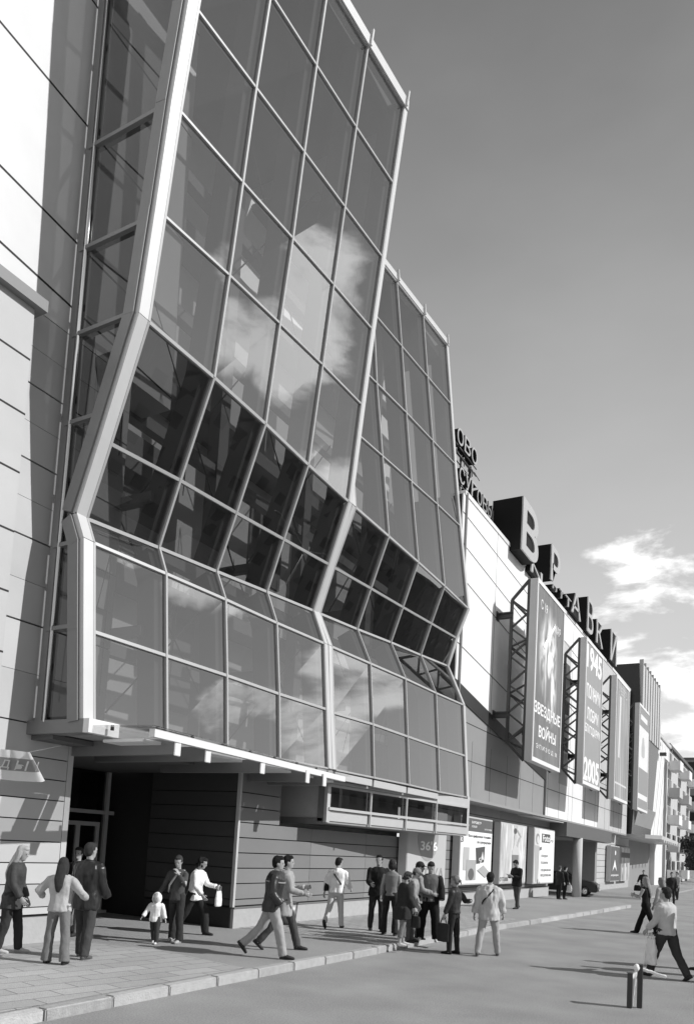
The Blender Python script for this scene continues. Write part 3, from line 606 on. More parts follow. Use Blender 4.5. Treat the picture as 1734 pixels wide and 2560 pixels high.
def swirl_mat(name, lo, hi, sc, dist, stretch):
    M = D.materials.new(name); M.use_nodes = True; t = M.node_tree; b = t.nodes['Principled BSDF']; b.inputs['Roughness'].default_value = .35
    co = N(t, 'ShaderNodeTexCoord'); mp = N(t, 'ShaderNodeMapping'); mp.inputs['Scale'].default_value = stretch; t.links.new(co.outputs['Object'], mp.inputs[0])
    nz = N(t, 'ShaderNodeTexNoise'); nz.inputs['Scale'].default_value = sc; nz.inputs['Distortion'].default_value = dist; nz.inputs['Detail'].default_value = 5; t.links.new(mp.outputs[0], nz.inputs['Vector'])
    mr = N(t, 'ShaderNodeMapRange'); t.links.new(nz.outputs['Fac'], mr.inputs[0]); mr.inputs[1].default_value = .38; mr.inputs[2].default_value = .68; mr.inputs[3].default_value = lo; mr.inputs[4].default_value = hi
    t.links.new(mr.outputs[0], b.inputs['Base Color']); return M
def plume_mat(name, lo, hi, lobes):
    M = swirl_mat(name, 0, 1, 1.0, 2.2, (1, 1.5, .55)); t = M.node_tree; b = t.nodes['Principled BSDF']; mrn = b.inputs['Base Color'].links[0].from_node
    co = N(t, 'ShaderNodeTexCoord'); sx_ = N(t, 'ShaderNodeSeparateXYZ'); t.links.new(co.outputs['Object'], sx_.inputs[0]); tot = None
    for yc, zc, ry, rz, amp in lobes:
        a = math_(t, 'DIVIDE', math_(t, 'SUBTRACT', sx_.outputs[1], yc), ry); c = math_(t, 'DIVIDE', math_(t, 'SUBTRACT', sx_.outputs[2], zc), rz)
        r = math_(t, 'SUBTRACT', 1.0, math_(t, 'ADD', math_(t, 'MULTIPLY', a, a), math_(t, 'MULTIPLY', c, c)), True); r = math_(t, 'MULTIPLY', r, amp)
        tot = r if tot is None else math_(t, 'MAXIMUM', tot, r)
    v = math_(t, 'ADD', math_(t, 'MULTIPLY', math_(t, 'MULTIPLY', math_(t, 'ADD', math_(t, 'MULTIPLY', mrn.outputs[0], 1.3), .12), tot), hi - lo), math_(t, 'ADD', math_(t, 'MULTIPLY', mrn.outputs[0], .06), lo), True)
    t.links.new(v, b.inputs['Base Color']); return M
def bbox(p0, p1, p2, p3):
    q = [W(*p, x=XB) for p in (p0, p1, p2, p3)]
    return ((q[0].y + q[1].y) / 2, (q[2].y + q[3].y) / 2, (q[1].z + q[2].z) / 2, (q[0].z + q[3].z) / 2)
white = G(.85, .5); inkdark = G(.06, .5)
# 1: film poster with the opening date
y0, y1, z0, z1 = bbox((1344, 1444), (1326, 1899), (1396, 1932), (1410, 1525))
b1, f1 = billboard(y0, y1, z0, z1, 'nearest tall billboard, dark film poster with a pale swirl and the words ЗВЕЗДНЫЕ ВОЙНЫ', plume_mat('film print', .12, .85, [(y0 + .45 * (y1 - y0), z0 + .62 * (z1 - z0), 1.5, 2.0, 1.0), (y0 + .62 * (y1 - y0), z0 + .46 * (z1 - z0), .8, 1.7, .9), (y0 + .5 * (y1 - y0), z0 + .8 * (z1 - z0), 1.2, .9, .35)]))
w, h = y1 - y0, z1 - z0; X = XB + .005
def T(s, fy, fz, fw, fh, m, par, bold=0.0, x=None, box=None):
    Y0, Y1, Z0_, Z1_ = box or (y0, y1, z0, z1)
    return text(s, ((x or X), Y0 + (Y1 - Y0) * fy, Z0_ + (Z1_ - Z0_) * fz), YP, ZP, (Y1 - Y0) * fw, (Z1_ - Z0_) * fh, m, 'lettering', par, .006, bold)
def blob(cy, cz, ry, rz, m, name, par, x=None, k=1.0, n=26, wob=.12, th=.004, box=None, seed=0):
    Y0, Y1, Z0_, Z1_ = box or (y0, y1, z0, z1); ps = []
    for i in range(n):
        a = 2 * math.pi * i / n; r = 1 + wob * math.sin(3 * a + seed) + wob * .6 * math.sin(7 * a + 2 * seed)
        ps.append((Y0 + (Y1 - Y0) * (cy + ry * r * math.cos(a)), Z0_ + (Z1_ - Z0_) * (cz + rz * r * math.sin(a))))
    return art(ps, x or X, m, name, par, th)
art([(y0 + .24 * w, z0 + .66 * h), (y0 + .30 * w, z0 + .65 * h), (y0 + .66 * w, z0 + .83 * h), (y0 + .64 * w, z0 + .845 * h)], X + .01, white, 'pale_streak', b1)
T('С 19', .14, .855, .22, .055, white, b1); T('МАЯ', .64, .80, .22, .05, white, b1)
T('ЗВЕЗДНЫЕ', .03, .255, .93, .078, white, b1, .02); T('ВОЙНЫ', .2, .145, .62, .082, white, b1, .02); T('Э П И З О Д  III', .13, .075, .74, .03, white, b1)
# 2: 1945 - 2005
y0, y1, z0, z1 = bbox((1465, 1589), (1454, 1958), (1497, 1978), (1505, 1642)); grey_print = G(.30, .4, var=.08, scale=2)
b2_, f2 = billboard(y0, y1, z0, z1, 'second tall billboard, grey with the white years 1945 and 2005', grey_print)
T('1945', .05, .80, .88, .165, white, b2_, .03); T('ПОМНИМ', .1, .60, .78, .1, white, b2_, .02); T('ЛЮБИМ', .14, .45, .66, .09, white, b2_, .02); T('БЛАГОДАРИМ', .07, .35, .86, .07, white, b2_, .02); T('2005', .05, .03, .88, .16, white, b2_, .03)
# 3 and 4
y0, y1, z0, z1 = bbox((1541, 1688), (1531, 1996), (1566, 2012), (1572, 1724))
b3, f3 = billboard(y0, y1, z0, z1, 'third tall billboard, mid grey with a pale vertical smear', swirl_mat('streaky print', .2, .42, .8, 1.5, (1, 1.4, .12)))
T('МЕБЕЛЬ', .2, .88, .6, .06, G(.5), b3, .02); art([(y0 + .22 * (y1 - y0), z0 + .35 * (z1 - z0)), (y0 + .34 * (y1 - y0), z0 + .35 * (z1 - z0)), (y0 + .38 * (y1 - y0), z0 + .86 * (z1 - z0)), (y0 + .26 * (y1 - y0), z0 + .86 * (z1 - z0))], X, G(.6), 'pale_streak', b3)
art([(y0 + .06 * (y1 - y0), z0 + .13 * (z1 - z0)), (y1 - .1 * (y1 - y0), z0 + .13 * (z1 - z0)), (y1 - .1 * (y1 - y0), z0 + .145 * (z1 - z0)), (y0 + .06 * (y1 - y0), z0 + .145 * (z1 - z0))], X, G(.6), 'pale_line', b3)
y0, y1, z0, z1 = bbox((1597, 1758), (1591, 2024), (1617, 2034), (1620, 1781))
b4, f4 = billboard(y0, y1, z0, z1, 'farthest tall billboard, white middle between grey bands, beside the dark tower', G(.72, .4, var=.1, scale=1.5)); w, h = y1 - y0, z1 - z0
for a, b in ((.80, .99), (.16, .40), (.01, .11)): art([(y0 + .02 * w, z0 + a * h), (y1 - .02 * w, z0 + a * h), (y1 - .02 * w, z0 + b * h), (y0 + .02 * w, z0 + b * h)], X, G(.28), 'grey_band', b4)
art([(y0 + .15 * w, z0 + .86 * h), (y0 + .8 * w, z0 + .86 * h), (y0 + .8 * w, z0 + .91 * h), (y0 + .15 * w, z0 + .91 * h)], X + .007, G(.7), 'pale_line', b4)
blob(.45, .6, .16, .1, G(.45), 'grey_figure_shape', b4, seed=3)

# ------------------------------------------------------------------ roof lettering
rs = thing('roof_sign', 'big dark boxed letters standing along the roof edge above the billboards', 'sign', (XF, 40, ZR))
face_m = mat('letter rim', .46, .4, .05, 3, 0, .2); side_m = mat('letter side', .016, .6, .1, 2, 0, 0, .1)
HULL = {'А': [(0, 0), (1, 0), (.62, 1), (.38, 1)], 'В': [(0, 0), (.75, 0), (.95, .1), (1, .27), (.93, .45), (.84, .52), (.92, .68), (.9, .85), (.75, 1), (0, 1)],
        'Р': [(0, 0), (.2, 0), (.2, .38), (.75, .4), (.95, .5), (1, .7), (.95, .9), (.75, 1), (0, 1)], 'Т': [(.38, 0), (.62, 0), (.62, .84), (1, .84), (1, 1), (0, 1), (0, .84), (.38, .84)],
        'К': [(0, 0), (1, 0), (.62, .52), (1, 1), (0, 1)], 'И': [(0, 0), (1, 0), (1, 1), (0, 1)], 'П': [(0, 0), (1, 0), (1, 1), (0, 1)]}
def letter(ch, ya, yb, za, zb, x0, depth, par=rs, bold=0.0):
    g = MB(); g.prism([(x0 - .03, ya + (yb - ya) * a, za + (zb - za) * b) for a, b in HULL[ch]], (-depth, 0, 0)); o = g.build('letter', side_m, par)
    text(ch, (x0 - .028, ya, za), YP, ZP, yb - ya, zb - za, face_m, 'letter_face', o, .06, bold)
    g = MB()
    for y in (ya + .3, yb - .3): g.bar((x0 - depth * .5, y, ZR + .1), (x0 - depth * .5, y, za + .15), .08, .08, XP)
    if za - ZR > .5: g.build('letter_stand', MT['steel_dark'], o)
def row_letter(ch, pl, pr, pt, pb, x0, depth):
    """front face between two surveyed verticals, from pb (or the roof line) up to pt"""
    ya, yb = W(pl, pt + 45, x=x0).y, W(pr, pt + 60, x=x0).y; zt = W(pl, pt, x=x0).z; letter(ch, ya, yb, W(pl, pb, x=x0).z if pb else 14.98, zt, x0, depth, bold=.02 if pb else .0)
row_letter('В', 1305, 1346, 1237, 1376, -9.35, 1.25); row_letter('Р', 1376, 1398, 1357, 1449, -9.6, 1.0)
for a_ in (('И', 1324, 1352, 1424), ('П', 1379, 1388, 1458), ('Т', 1396, 1405, 1468), ('Т', 1411, 1424, 1484), ('А', 1427, 1450, 1468), ('В', 1467, 1481, 1489), ('К', 1489, 1505, 1545), ('И', 1525, 1540, 1570)): row_letter(a_[0], a_[1], a_[2], a_[3], None, -9.6, .8)
rs2 = thing('roof_sign', 'small raised letters СУГОВЫЙ under ОВО on a thin lattice, close behind the glass bay', 'sign', (XF, 25, ZR))
sl = mat('small letter', .45, .3, .04, 3, 0, .3)
def small(s, ya, yb, za, zb, x, d):
    n = len(s); st = (yb - ya) / n
    for i, ch in enumerate(s):
        o = text(ch, (x - d, ya + i * st + .03, za), YP, ZP, st * .82, zb - za, side_m, 'letter', rs2, d, .0)
        text(ch, (x + .001, ya + i * st + .03, za), YP, ZP, st * .82, zb - za, sl, 'letter_face', o, .02, .0)
def rowtxt(st, p0, p1, zt, zb, d):
    ya, yb = W(*p0, x=-10.6).y, W(*p1, x=-10.6).y; small(st, ya, yb, zb, zt, -10.6, d); return ya, yb
r1 = rowtxt('ОВО', (1141, 1095), (1194, 1145), W(1150, 1072, x=-10.6).z, W(1152, 1117, x=-10.6).z, .3)
r2 = rowtxt('СУГОВЫЙ', (1146, 1195), (1243, 1305), W(1156, 1172, x=-10.6).z, W(1156, 1214, x=-10.6).z, .2)
g = MB(); zb1 = W(1152, 1117, x=-10.6).z; zb2 = W(1156, 1214, x=-10.6).z
def lat(ya, yb, za, zb, st):
    y = ya
    while y < yb - .01:
        for a_, b_ in (((-10.65, y, za), (-10.8, y + st / 2, zb)), ((-10.65, y + st, za), (-10.8, y + st / 2, zb)), ((-10.8, y, za), (-10.8, y, zb))): g.tube([a_, b_], .018, 4)
        y += st
    for z in (za, zb): g.tube([(-10.65, ya, z), (-10.65, yb, z)], .022, 5); g.tube([(-10.9, ya, z), (-10.9, yb, z)], .022, 5)
lat(r1[0], r1[1], zb1 - .32, zb1 - .03, .45); lat(r2[0], r2[1], ZR + .12, zb2 - .03, .5)
g.tube([(-10.75, 27.6, ZR), (-10.75, 27.6, zb1 - .1)], .06, 8); g.tube([(-10.75, 26.6, ZR), (-10.75, 26.6, zb1 - .1)], .04, 8); g.build('sign_lattice', MT['steel_dark'], rs2)

# ------------------------------------------------------------------ poster boxes on the ground floor wall
def poster(ya, yb, za, zb, label, m, xf=-10.28):
    t = thing('poster_box', label, 'poster', (XW, (ya + yb) / 2, za), 'poster boxes on the ground floor wall')
    g = MB(); g.box(XW + .06, xf, ya, yb, za, zb); bevel(g.build('box_case', mat('box case', .50, .4, .06, 3), t), .012)
    g = MB(); g.box(xf, xf + .01, ya + .05, yb - .05, za + .06, zb - .06); g.build('printed_face', m, t)
    g = MB()
    for z in (za + .3, zb - .3): g.box(XW, XW + .06, ya + .2, ya + .3, z - .1, z + .1); g.box(XW, XW + .06, yb - .3, yb - .2, z - .1, z + .1)
    g.build('wall_clip', MT['steel_dark'], t)
    return t, (ya + .05, yb - .05, za + .06, zb - .06)
PXF = -10.265
def R_(b, a0, a1, c0, c1, m, name, t, x=PXF):
    Y0, Y1, Z0_, Z1_ = b; art([(Y0 + (Y1 - Y0) * a0, Z0_ + (Z1_ - Z0_) * c0), (Y0 + (Y1 - Y0) * a1, Z0_ + (Z1_ - Z0_) * c0), (Y0 + (Y1 - Y0) * a1, Z0_ + (Z1_ - Z0_) * c1), (Y0 + (Y1 - Y0) * a0, Z0_ + (Z1_ - Z0_) * c1)], x, m, name, t)
pa, b = poster(22.4, 25.7, .92, 3.45, "pharmacy poster box reading 36'6 with a pale drop, half hidden under the glass bay", G(.47, .5, var=.05, scale=2))
blob(.5, .66, .27, .34, G(.33, .5, var=.12, scale=.8), 'drop_shape', pa, x=PXF, box=b, wob=.0)
T("36'6", .3, .47, .44, .13, white, pa, .02, PXF + .006, b); T('АПТЕКА', .1, .06, .85, .17, G(.30), pa, .01, PXF, b)
pb, b = poster(27.05, 30.66, .9, 3.5, 'white poster box for cameras with a dark top band, Вся цифровая техника', G(.86, .5))
R_(b, 0, 1, .80, 1, G(.12), 'dark_band', pb); T('БАРОМЕТР', .3, .92, .3, .04, white, pb, .01, PXF + .007, b); T('НОВОЙ', .3, .86, .16, .04, white, pb, 0, PXF + .007, b); T('КАТЕГОРИИ', .72, .84, .24, .025, white, pb, 0, PXF + .007, b)
T('Вся цифровая техника', .22, .70, .74, .05, G(.12), pb, .01, PXF, b); T('по суперценам', .5, .61, .46, .045, G(.2), pb, .01, PXF, b); T('3', .0, .62, .07, .09, G(.15), pb, .02, PXF, b)
R_(b, .08, .26, .2, .55, G(.45), 'camera_shape', pb); R_(b, .18, .48, .05, .36, G(.38), 'camera_shape', pb, PXF + .007); blob(.33, .14, .09, .09, G(.12), 'lens_shape', pb, x=PXF + .014, box=b, wob=0)
Y0_, Y1_, Z0__, Z1__ = b; ww, hh = Y1_ - Y0_, Z1__ - Z0__
def quadb(pts, m, name, t, b, x): Y0, Y1, Za, Zb = b; art([(Y0 + (Y1 - Y0) * a, Za + (Zb - Za) * c) for a, c in pts], x, m, name, t)
quadb([(.5, .3), (.74, .33), (.76, .58), (.46, .55)], G(.09), 'dark_picture', pb, b, PXF + .007); quadb([(.62, .36), (.72, .37), (.68, .5)], G(.7), 'pale_picture', pb, b, PXF + .014)
quadb([(.52, .2), (.8, .08), (.96, .16), (.72, .28)], G(.4), 'grey_card', pb, b, PXF + .014); T('9', .56, .3, .1, .1, G(.6), pb, 0, PXF + .014, b)
pc, b = poster(31.75, 35.6, .88, 3.5, 'poster box with a slim figure raising one arm, behind the man reading', swirl_mat('pale drapery', .42, .78, 1.2, 2.0, (1, 1.5, .4)))
blob(.53, .90, .06, .055, G(.10), 'hair_shape', pc, x=PXF, box=b, wob=.02); blob(.55, .80, .055, .06, G(.5), 'face_shape', pc, x=PXF + .007, box=b, wob=.0)
quadb([(.5, .76), (.6, .76), (.62, .62), (.7, .5), (.66, .42), (.42, .42), (.42, .55), (.5, .66)], G(.55), 'body_shape', pc, b, PXF); quadb([(.42, .48), (.68, .48), (.66, .2), (.44, .2)], G(.2), 'dress_shape', pc, b, PXF + .007)
quadb([(.62, .62), (.78, .82), (.62, .93), (.6, .9), (.72, .82), (.58, .66)], G(.42), 'arm_shape', pc, b, PXF + .007); T('ОТТАЖ', .0, .02, .3, .07, G(.08), pc, .01, PXF, b)
pd, b = poster(36.85, 40.72, .8, 3.52, 'white poster box reading Foto and СКИДКИ, next to the garage opening', G(.88, .5))
R_(b, .0, .24, .0, 1, G(.6), 'pale_strip', pd); blob(.14, .82, .085, .10, G(.28), 'hair_shape', pd, x=PXF + .007, box=b, wob=.03); blob(.15, .80, .055, .07, G(.62), 'face_shape', pd, x=PXF + .014, box=b, wob=0)
quadb([(.02, .7), (.24, .68), (.22, .3), (.16, .02), (.08, .02)], G(.42), 'body_shape', pd, b, PXF + .007); quadb([(.24, .6), (.34, .62), (.34, .68), (.24, .66)], G(.15), 'camera_shape', pd, b, PXF + .007)
R_(b, .34, .76, .76, .93, G(.10), 'dark_band', pd); T('Foto', .38, .78, .36, .13, G(.75), pd, .02, PXF + .007, b); T('ru', .8, .78, .12, .05, G(.2), pd, .0, PXF, b)
for s_, zz_, ww_ in (('СКИДКИ', .475, .33), ('ПОДАРКИ', .345, .36), ('СПЕЦИАЛЬНЫЕ', .205, .52), ('ПРЕДЛОЖЕНИЯ', .105, .52)): T(s_, .33, zz_, ww_, .055, G(.3), pd, .01, PXF, b)
pe, b = poster(56.2, 59.6, .68, 3.2, 'dark poster box with a white arrow and small disc, past the garage', G(.12, .5))
quadb([(.2, .28), (.45, .62), (.7, .28), (.45, .42)], white, 'arrow_shape', pe, b, PXF); blob(.5, .82, .06, .07, white, 'disc_shape', pe, x=PXF, box=b, wob=0); T('априори', .05, .12, .85, .06, white, pe, .02, PXF, b)
pf_, b = poster(60.2, 64.0, .68, 3.2, 'pale streaky poster box, the last one before the dark return wall', swirl_mat('glitter print', .2, .7, 1.5, 1.5, (1, 1.5, .3)))
R_(b, .0, 1, .7, .86, G(.15), 'dark_band', pf_)

# ------------------------------------------------------------------ far white wall with slanting joints and apartment houses
fw = thing('white_hall', 'tall white hall wall with slanting joints beyond the last billboard', 'building', (-14, 78, 0))
g = MB(); g.prism([(-10.2, 77.2, 0), (-10.1, 81.6, 0), (-10.1, 81.6, 12.6), (-10.1, 85.5, 12.6), (-10.1, 85.5, 14.1), (-10.2, 77.2, 14.2), (-10.0, 70.0, 14.25), (-10.0, 70.0, 4.2), (-10.2, 77.2, 4.2)], (-8, 0, 0)); g.build('wall', MT['white_clad'], fw)
g = MB()
for i in range(7): y = 72 + i * 2.4; g.bar((-9.95, y, 14), (-9.95 - .1, y - 4.5, 4.5), .1, .02, XP, .0)
g.build('seam', G(.4), fw); g = MB(); g.bar((-9.9, 70, 14.3), (-9.95, 85.6, 14.15), .3, .12, XP, -.1); g.build('roof_edge', MT['frame'], fw)
g = MB()
for y, z in ((73, 12.6), (77, 12.2)): g.box(-9.95, -9.4, y, y + .5, z, z + .3)
g.build('flood_lamp', MT['steel_dark'], fw)
def house(name, label, x0, x1, y0, y1, h, fl, m, nwin, balc=True):
    t = thing(name, label, 'building', ((x0 + x1) / 2, y0, 0)); g = MB(); g.box(x0, x1, y0, y1, 0, h); g.build('wall', m, t)
    g = MB(); g.box(x0 - .2, x1 + .3, y0 - .2, y1 + .2, h, h + .35); g.build('roof', MT['rooft'], t)
    dz = h / fl; wm = G(.03, .1)
    for k in range(fl):
        for i in range(nwin):
            ya = y0 + (y1 - y0) * (i + .25) / nwin; yb = y0 + (y1 - y0) * (i + .75) / nwin; za = k * dz + dz * .35
            f = MB(); f.box(x1, x1 + .06, ya, yb, za, za + dz * .5); w_ = f.build('window', wm, t)
            f = MB(); f.box(x1 + .06, x1 + .09, (ya + yb) / 2 - .05, (ya + yb) / 2 + .05, za, za + dz * .5); f.box(x1 + .06, x1 + .1, ya - .08, yb + .08, za - .1, za - .02); f.build('window_frame', MT['frame_white'], w_)
            if balc and i % 2 == 0:
                f = MB(); f.box(x1 + .1, x1 + 1.2, ya - .3, yb + .3, za - .5, za - .38); f.box(x1 + 1.12, x1 + 1.2, ya - .3, yb + .3, za - .38, za + .5); f.box(x1 + .1, x1 + 1.12, ya - .3, ya - .24, za - .38, za + .5)
                f.build('balcony', MT['mid_clad'] if k % 2 else MT['white_clad'], t)
    for k in range(fl):
        for i in range(2):
            xa = x1 - (x1 - x0) * (.2 + .35 * i); f = MB(); f.box(xa - 1.4, xa, y0 - .06, y0, k * dz + dz * .35, k * dz + dz * .85); f.build('window', wm, t)
    return t
house('apartment_house', 'apartment house with stacked balconies behind the white hall', -24, -10.6, 88, 112, 14.6, 5, MT['conc'], 5)
house('apartment_house', 'second apartment house, farther along the street and darker', -30, -9, 150, 200, 21, 7, G(.25, .8), 6)
house('apartment_house', 'low pale house at the far right end of the street', 2, 26, 300, 340, 15, 5, G(.45, .8), 5, False)

# ------------------------------------------------------------------ people
def rings(mb, cs, rx, ry, xd, n=14):
    """closed loft of ellipses; xd is the width direction"""
    cs = [Vector(c) for c in cs]; vs = []; xd = Vector(xd)
    for i, c in enumerate(cs):
        d = (cs[min(i + 1, len(cs) - 1)] - cs[max(i - 1, 0)]).normalized()
        u = (xd - d * xd.dot(d)).normalized(); w = d.cross(u)
        for k in range(n):
            a = 2 * math.pi * k / n; vs.append(c + u * (rx[i] * math.cos(a)) + w * (ry[i] * math.sin(a)))
    fs = [tuple(range(n))[::-1], tuple((len(cs) - 1) * n + k for k in range(n))]
    for i in range(len(cs) - 1):
        for k in range(n): fs.append((i * n + k, i * n + (k + 1) % n, (i + 1) * n + (k + 1) % n, (i + 1) * n + k))
    mb.add(vs, fs, True)
WS = D.scenes.new('workshop')
def fuse(mb, name, m, parent, voxel, smooth=3, fold=0.0, fscale=9, fz=2.2, extra=None, **tags):
    """melt the lofts into one continuous skin"""
    me = mb.mesh('tmp', None); o = D.objects.new('tmp', me); WS.collection.objects.link(o)
    md = o.modifiers.new('r', 'REMESH'); md.mode = 'VOXEL'; md.voxel_size = voxel
    s = o.modifiers.new('s', 'SMOOTH'); s.iterations = smooth; s.factor = .5
    vl = WS.view_layers[0]; vl.update(); ev = o.evaluated_get(vl.depsgraph); nm = D.meshes.new_from_object(ev); D.objects.remove(o); D.meshes.remove(me)
    if fold:
        off = random.uniform(0, 50); nv = len(nm.vertices); co = np.empty(nv * 3); no = np.empty(nv * 3)
        nm.vertices.foreach_get('co', co); nm.vertex_normals.foreach_get('vector', no); co = co.reshape(-1, 3); no = no.reshape(-1, 3)
        nf = noise.noise; f = np.array([nf((x * fscale + off, y * fscale, z * fscale / fz)) + .5 * nf((x * fscale * 2.3 + off, y * fscale * 2.3, z * fscale / fz * 2.3)) for x, y, z in co])
        nm.vertices.foreach_set('co', (co + no * (f * fold)[:, None]).ravel()); nm.update()
    nm.name = name
    for p in nm.polygons: p.use_smooth = True
    nm.materials.clear(); nm.materials.append(m)
    if extra:
        bm = bmesh.new(); bm.from_mesh(nm); t = D.meshes.new('x'); t.from_pydata([tuple(v) for v in extra.v], [], extra.f); bm.from_mesh(t); D.meshes.remove(t); bm.to_mesh(nm); bm.free()
        for p in nm.polygons: p.use_smooth = True
    ob = D.objects.new(name, nm); C.objects.link(ob); ob.parent = parent; tag(ob, **tags); return ob
SK = mat('skin', .36, .5, .06, 8, 0, 0, .35)
def rotx(v, a): return Vector((v.x, v.y * math.cos(a) - v.z * math.sin(a), v.y * math.sin(a) + v.z * math.cos(a)))
R = math.radians
def person(label, loc, H, hd, top, bottom, hair, shoes=.04, legs=((8, 4), (-8, 6)), arms=((5, 8, 15), (5, 8, 15)), lean=2, head=(0, 0), hs=1.0, far=False, bulk=1.0, group=None, extras=None, spread=0.0):
    """hd: heading in degrees, 0 looks down the street (+Y), positive turns left. arms: per side (forward, outward, elbow, [inward])"""
    t = thing('person', label, 'person', loc, group, R(hd)); PINV.pop(t.name, None)
    s = H / 1.75; vx = (.013 if not far else .022) * s
    def S(v): return Vector(v) * s
    # joints
    jt = []; zmin = 9
    for sd, (a, k) in zip((-1, 1), legs):
        hip = Vector((sd * .085, 0, 0)); kn = hip + .44 * Vector((sd * (.06 + spread), math.sin(R(a)), -math.cos(R(a)))).normalized()
        an = kn + .42 * Vector((sd * (.02 + spread), math.sin(R(a - k)), -math.cos(R(a - k)))).normalized(); jt.append([hip, kn, an]); zmin = min(zmin, an.z)
    pz = .085 - zmin
    for j in jt:
        for v in j: v.z += pz
    Pv = Vector((0, 0, pz)); L = R(lean); tv = Vector((0, math.sin(L), math.cos(L)))
    tp = lambda h: Pv + tv * (h - .94) if h >= .94 else Pv - ZP * (.94 - h)
    neck = tp(1.47); hp = R(head[0]); hv = Vector((math.sin(R(head[1])) * math.sin(hp) * -1, math.sin(L + hp * .8), math.cos(L + hp * .8)))
    hc = neck + hv * .16; HR = Matrix.Rotation(R(head[1]), 3, 'Z') @ Matrix.Rotation(-(hp), 3, 'X')
    body = MB(); fem = top.get('fem', False); sw = .165 if fem else .185
    hk = lambda v: S(hc + HR @ (Vector(v) * hs))
    # head, neck
    rings(body, [hk((0, -.005, -.115)), hk((0, .018, -.10)), hk((0, .012, -.06)), hk((0, .003, -.01)), hk((0, -.004, .04)), hk((0, -.008, .085)), hk((0, -.01, .11)), hk((0, -.01, .12))], [x * s * hs for x in (.03, .045, .058, .070, .075, .066, .042, .012)], [x * s * hs for x in (.03, .05, .075, .088, .094, .08, .05, .014)], HR @ Vector((-1, 0, 0)))
    body.ell(hk((0, .098, -.02)), (.011 * s, .016 * s, .022 * s), 8, 6); body.ell(hk((0, .082, -.062)), (.022 * s, .012 * s, .010 * s), 8, 6); body.ell(hk((0, .078, -.093)), (.02 * s, .016 * s, .014 * s), 8, 6)
    body.ell(hk((0, .080, .022)), (.05 * s, .014 * s, .010 * s), 10, 6)
    for e in (-1, 1): body.ell(hk((e * .074, -.005, -.012)), (.010 * s, .018 * s, .028 * s), 8, 6)
    rings(body, [S(tp(1.40)), S(tp(1.47)), hk((0, -.015, -.07))], [.065 * s, .052 * s, .05 * s], [.06 * s, .052 * s, .052 * s], (1, 0, 0))
    rings(body, [S(tp(h)) for h in (.84, .94, 1.04, 1.12, 1.27, 1.37, 1.43, 1.46)], [x * s for x in ((.12, .168, .13, .125, .15, .155, .12, .06) if fem else (.12, .158, .14, .14, .165, .178, .14, .06))], [x * s for x in (.09, .115, .09, .088, .112, .10, .075, .05)], (1, 0, 0))
    for hip, kn, an in jt: rings(body, [S(hip + ZP * .03), S(lerp(hip, kn, .4)), S(kn), S(lerp(kn, an, .3)), S(lerp(kn, an, .85)), S(an - ZP * .05)], [x * s for x in (.085, .078, .055, .055, .038, .038)], [x * s for x in (.09, .082, .058, .06, .042, .045)], (1, 0, 0))
    # arms
    A = []; hands = MB()
    for sd, ar in zip((-1, 1), arms):
        sf, ab, eb = R(ar[0]), R(ar[1]), R(ar[2]); inn = ar[3] if len(ar) > 3 else .25; pocket = len(ar) > 4
        sh = tp(1.395) + Vector((sd * sw, 0, 0)); u = Vector((sd * math.sin(ab), math.sin(sf) * math.cos(ab), -math.cos(sf) * math.cos(ab))).normalized()
        v = Vector((-sd * inn, 1, .25)); v = (v - u * v.dot(u)).normalized()
        if pocket and ar[4] == 'back': v = Vector((-sd * .6, -1, 0)); v = (v - u * v.dot(u)).normalized()
        el = sh + u * .28; f = (u * math.cos(eb) + v * math.sin(eb)).normalized(); wr = el + f * .25; A.append((sd, sh, el, wr, f, u, pocket))
        rings(body, [S(sh), S(lerp(sh, el, .5)), S(el), S(lerp(el, wr, .3)), S(wr)], [x * s for x in (.055, .046, .040, .040, .028)], [x * s for x in (.055, .046, .040, .038, .024)], (0, 1, 0.01))
        if not pocket:
            side = f.cross(Vector((sd, 0.15, 0))); side = side.normalized() if side.length > .1 else YP; pn = side.cross(f).normalized()    # side: across the fingers
            pal = wr + f * .05; rings(hands, [S(wr - f * .01), S(pal - f * .02), S(pal + f * .02), S(pal + f * .048)], [x * s for x in (.026, .036, .042, .038)], [x * s for x in (.02, .018, .016, .012)], side, 10)
            fs_ = 1 if f.cross(side).dot(Vector((-sd, 0, 0))) > 0 else -1
            cd = (Vector((-sd, .2, 0)) - f * Vector((-sd, .2, 0)).dot(f)).normalized()
            for q, (o_, ln) in enumerate(((-.030, .066), (-.010, .076), (.010, .072), (.029, .056))):
                b0 = pal + f * .045 + side * o_; b1 = b0 + (f * .9 + cd * .35).normalized() * ln * .5; b2 = b1 + (f * .6 + cd * .8).normalized() * ln * .5
                hands.tube([S(b0), S(b1), S(b2)], [.0095 * s, .0088 * s, .0065 * s], 6)
            b0 = pal - f * .015 - side * .034; b1 = b0 + (f * .6 - side * .6 + cd * .5).normalized() * .034; b2 = b1 + (f * .8 + cd * .5).normalized() * .03
            hands.tube([S(b0), S(b1), S(b2)], [.012 * s, .0105 * s, .008 * s], 6)
    fuse(body, 'body', SK, t, vx, 2, extra=hands)
    if not far:
        g = MB()
        for e in (-1, 1): g.ell(hk((e * .030, .084, .0)), (.012 * s, .006 * s, .007 * s), 8, 6)
        o = g.build('eyes', G(.03, .3)); o.parent = t
    # top
    m = G(top['v'], top.get('rough', .8), var=top.get('var', .25), scale=top.get('scale', 6), bump=.3, spec=top.get('spec', .12)); b_ = top.get('b', .022) * bulk; hem = top.get('hem', .86)
    g = MB(); hs_ = [hem, max(hem + .02, .90), 1.0, 1.12, 1.27, 1.37, 1.43, 1.475]
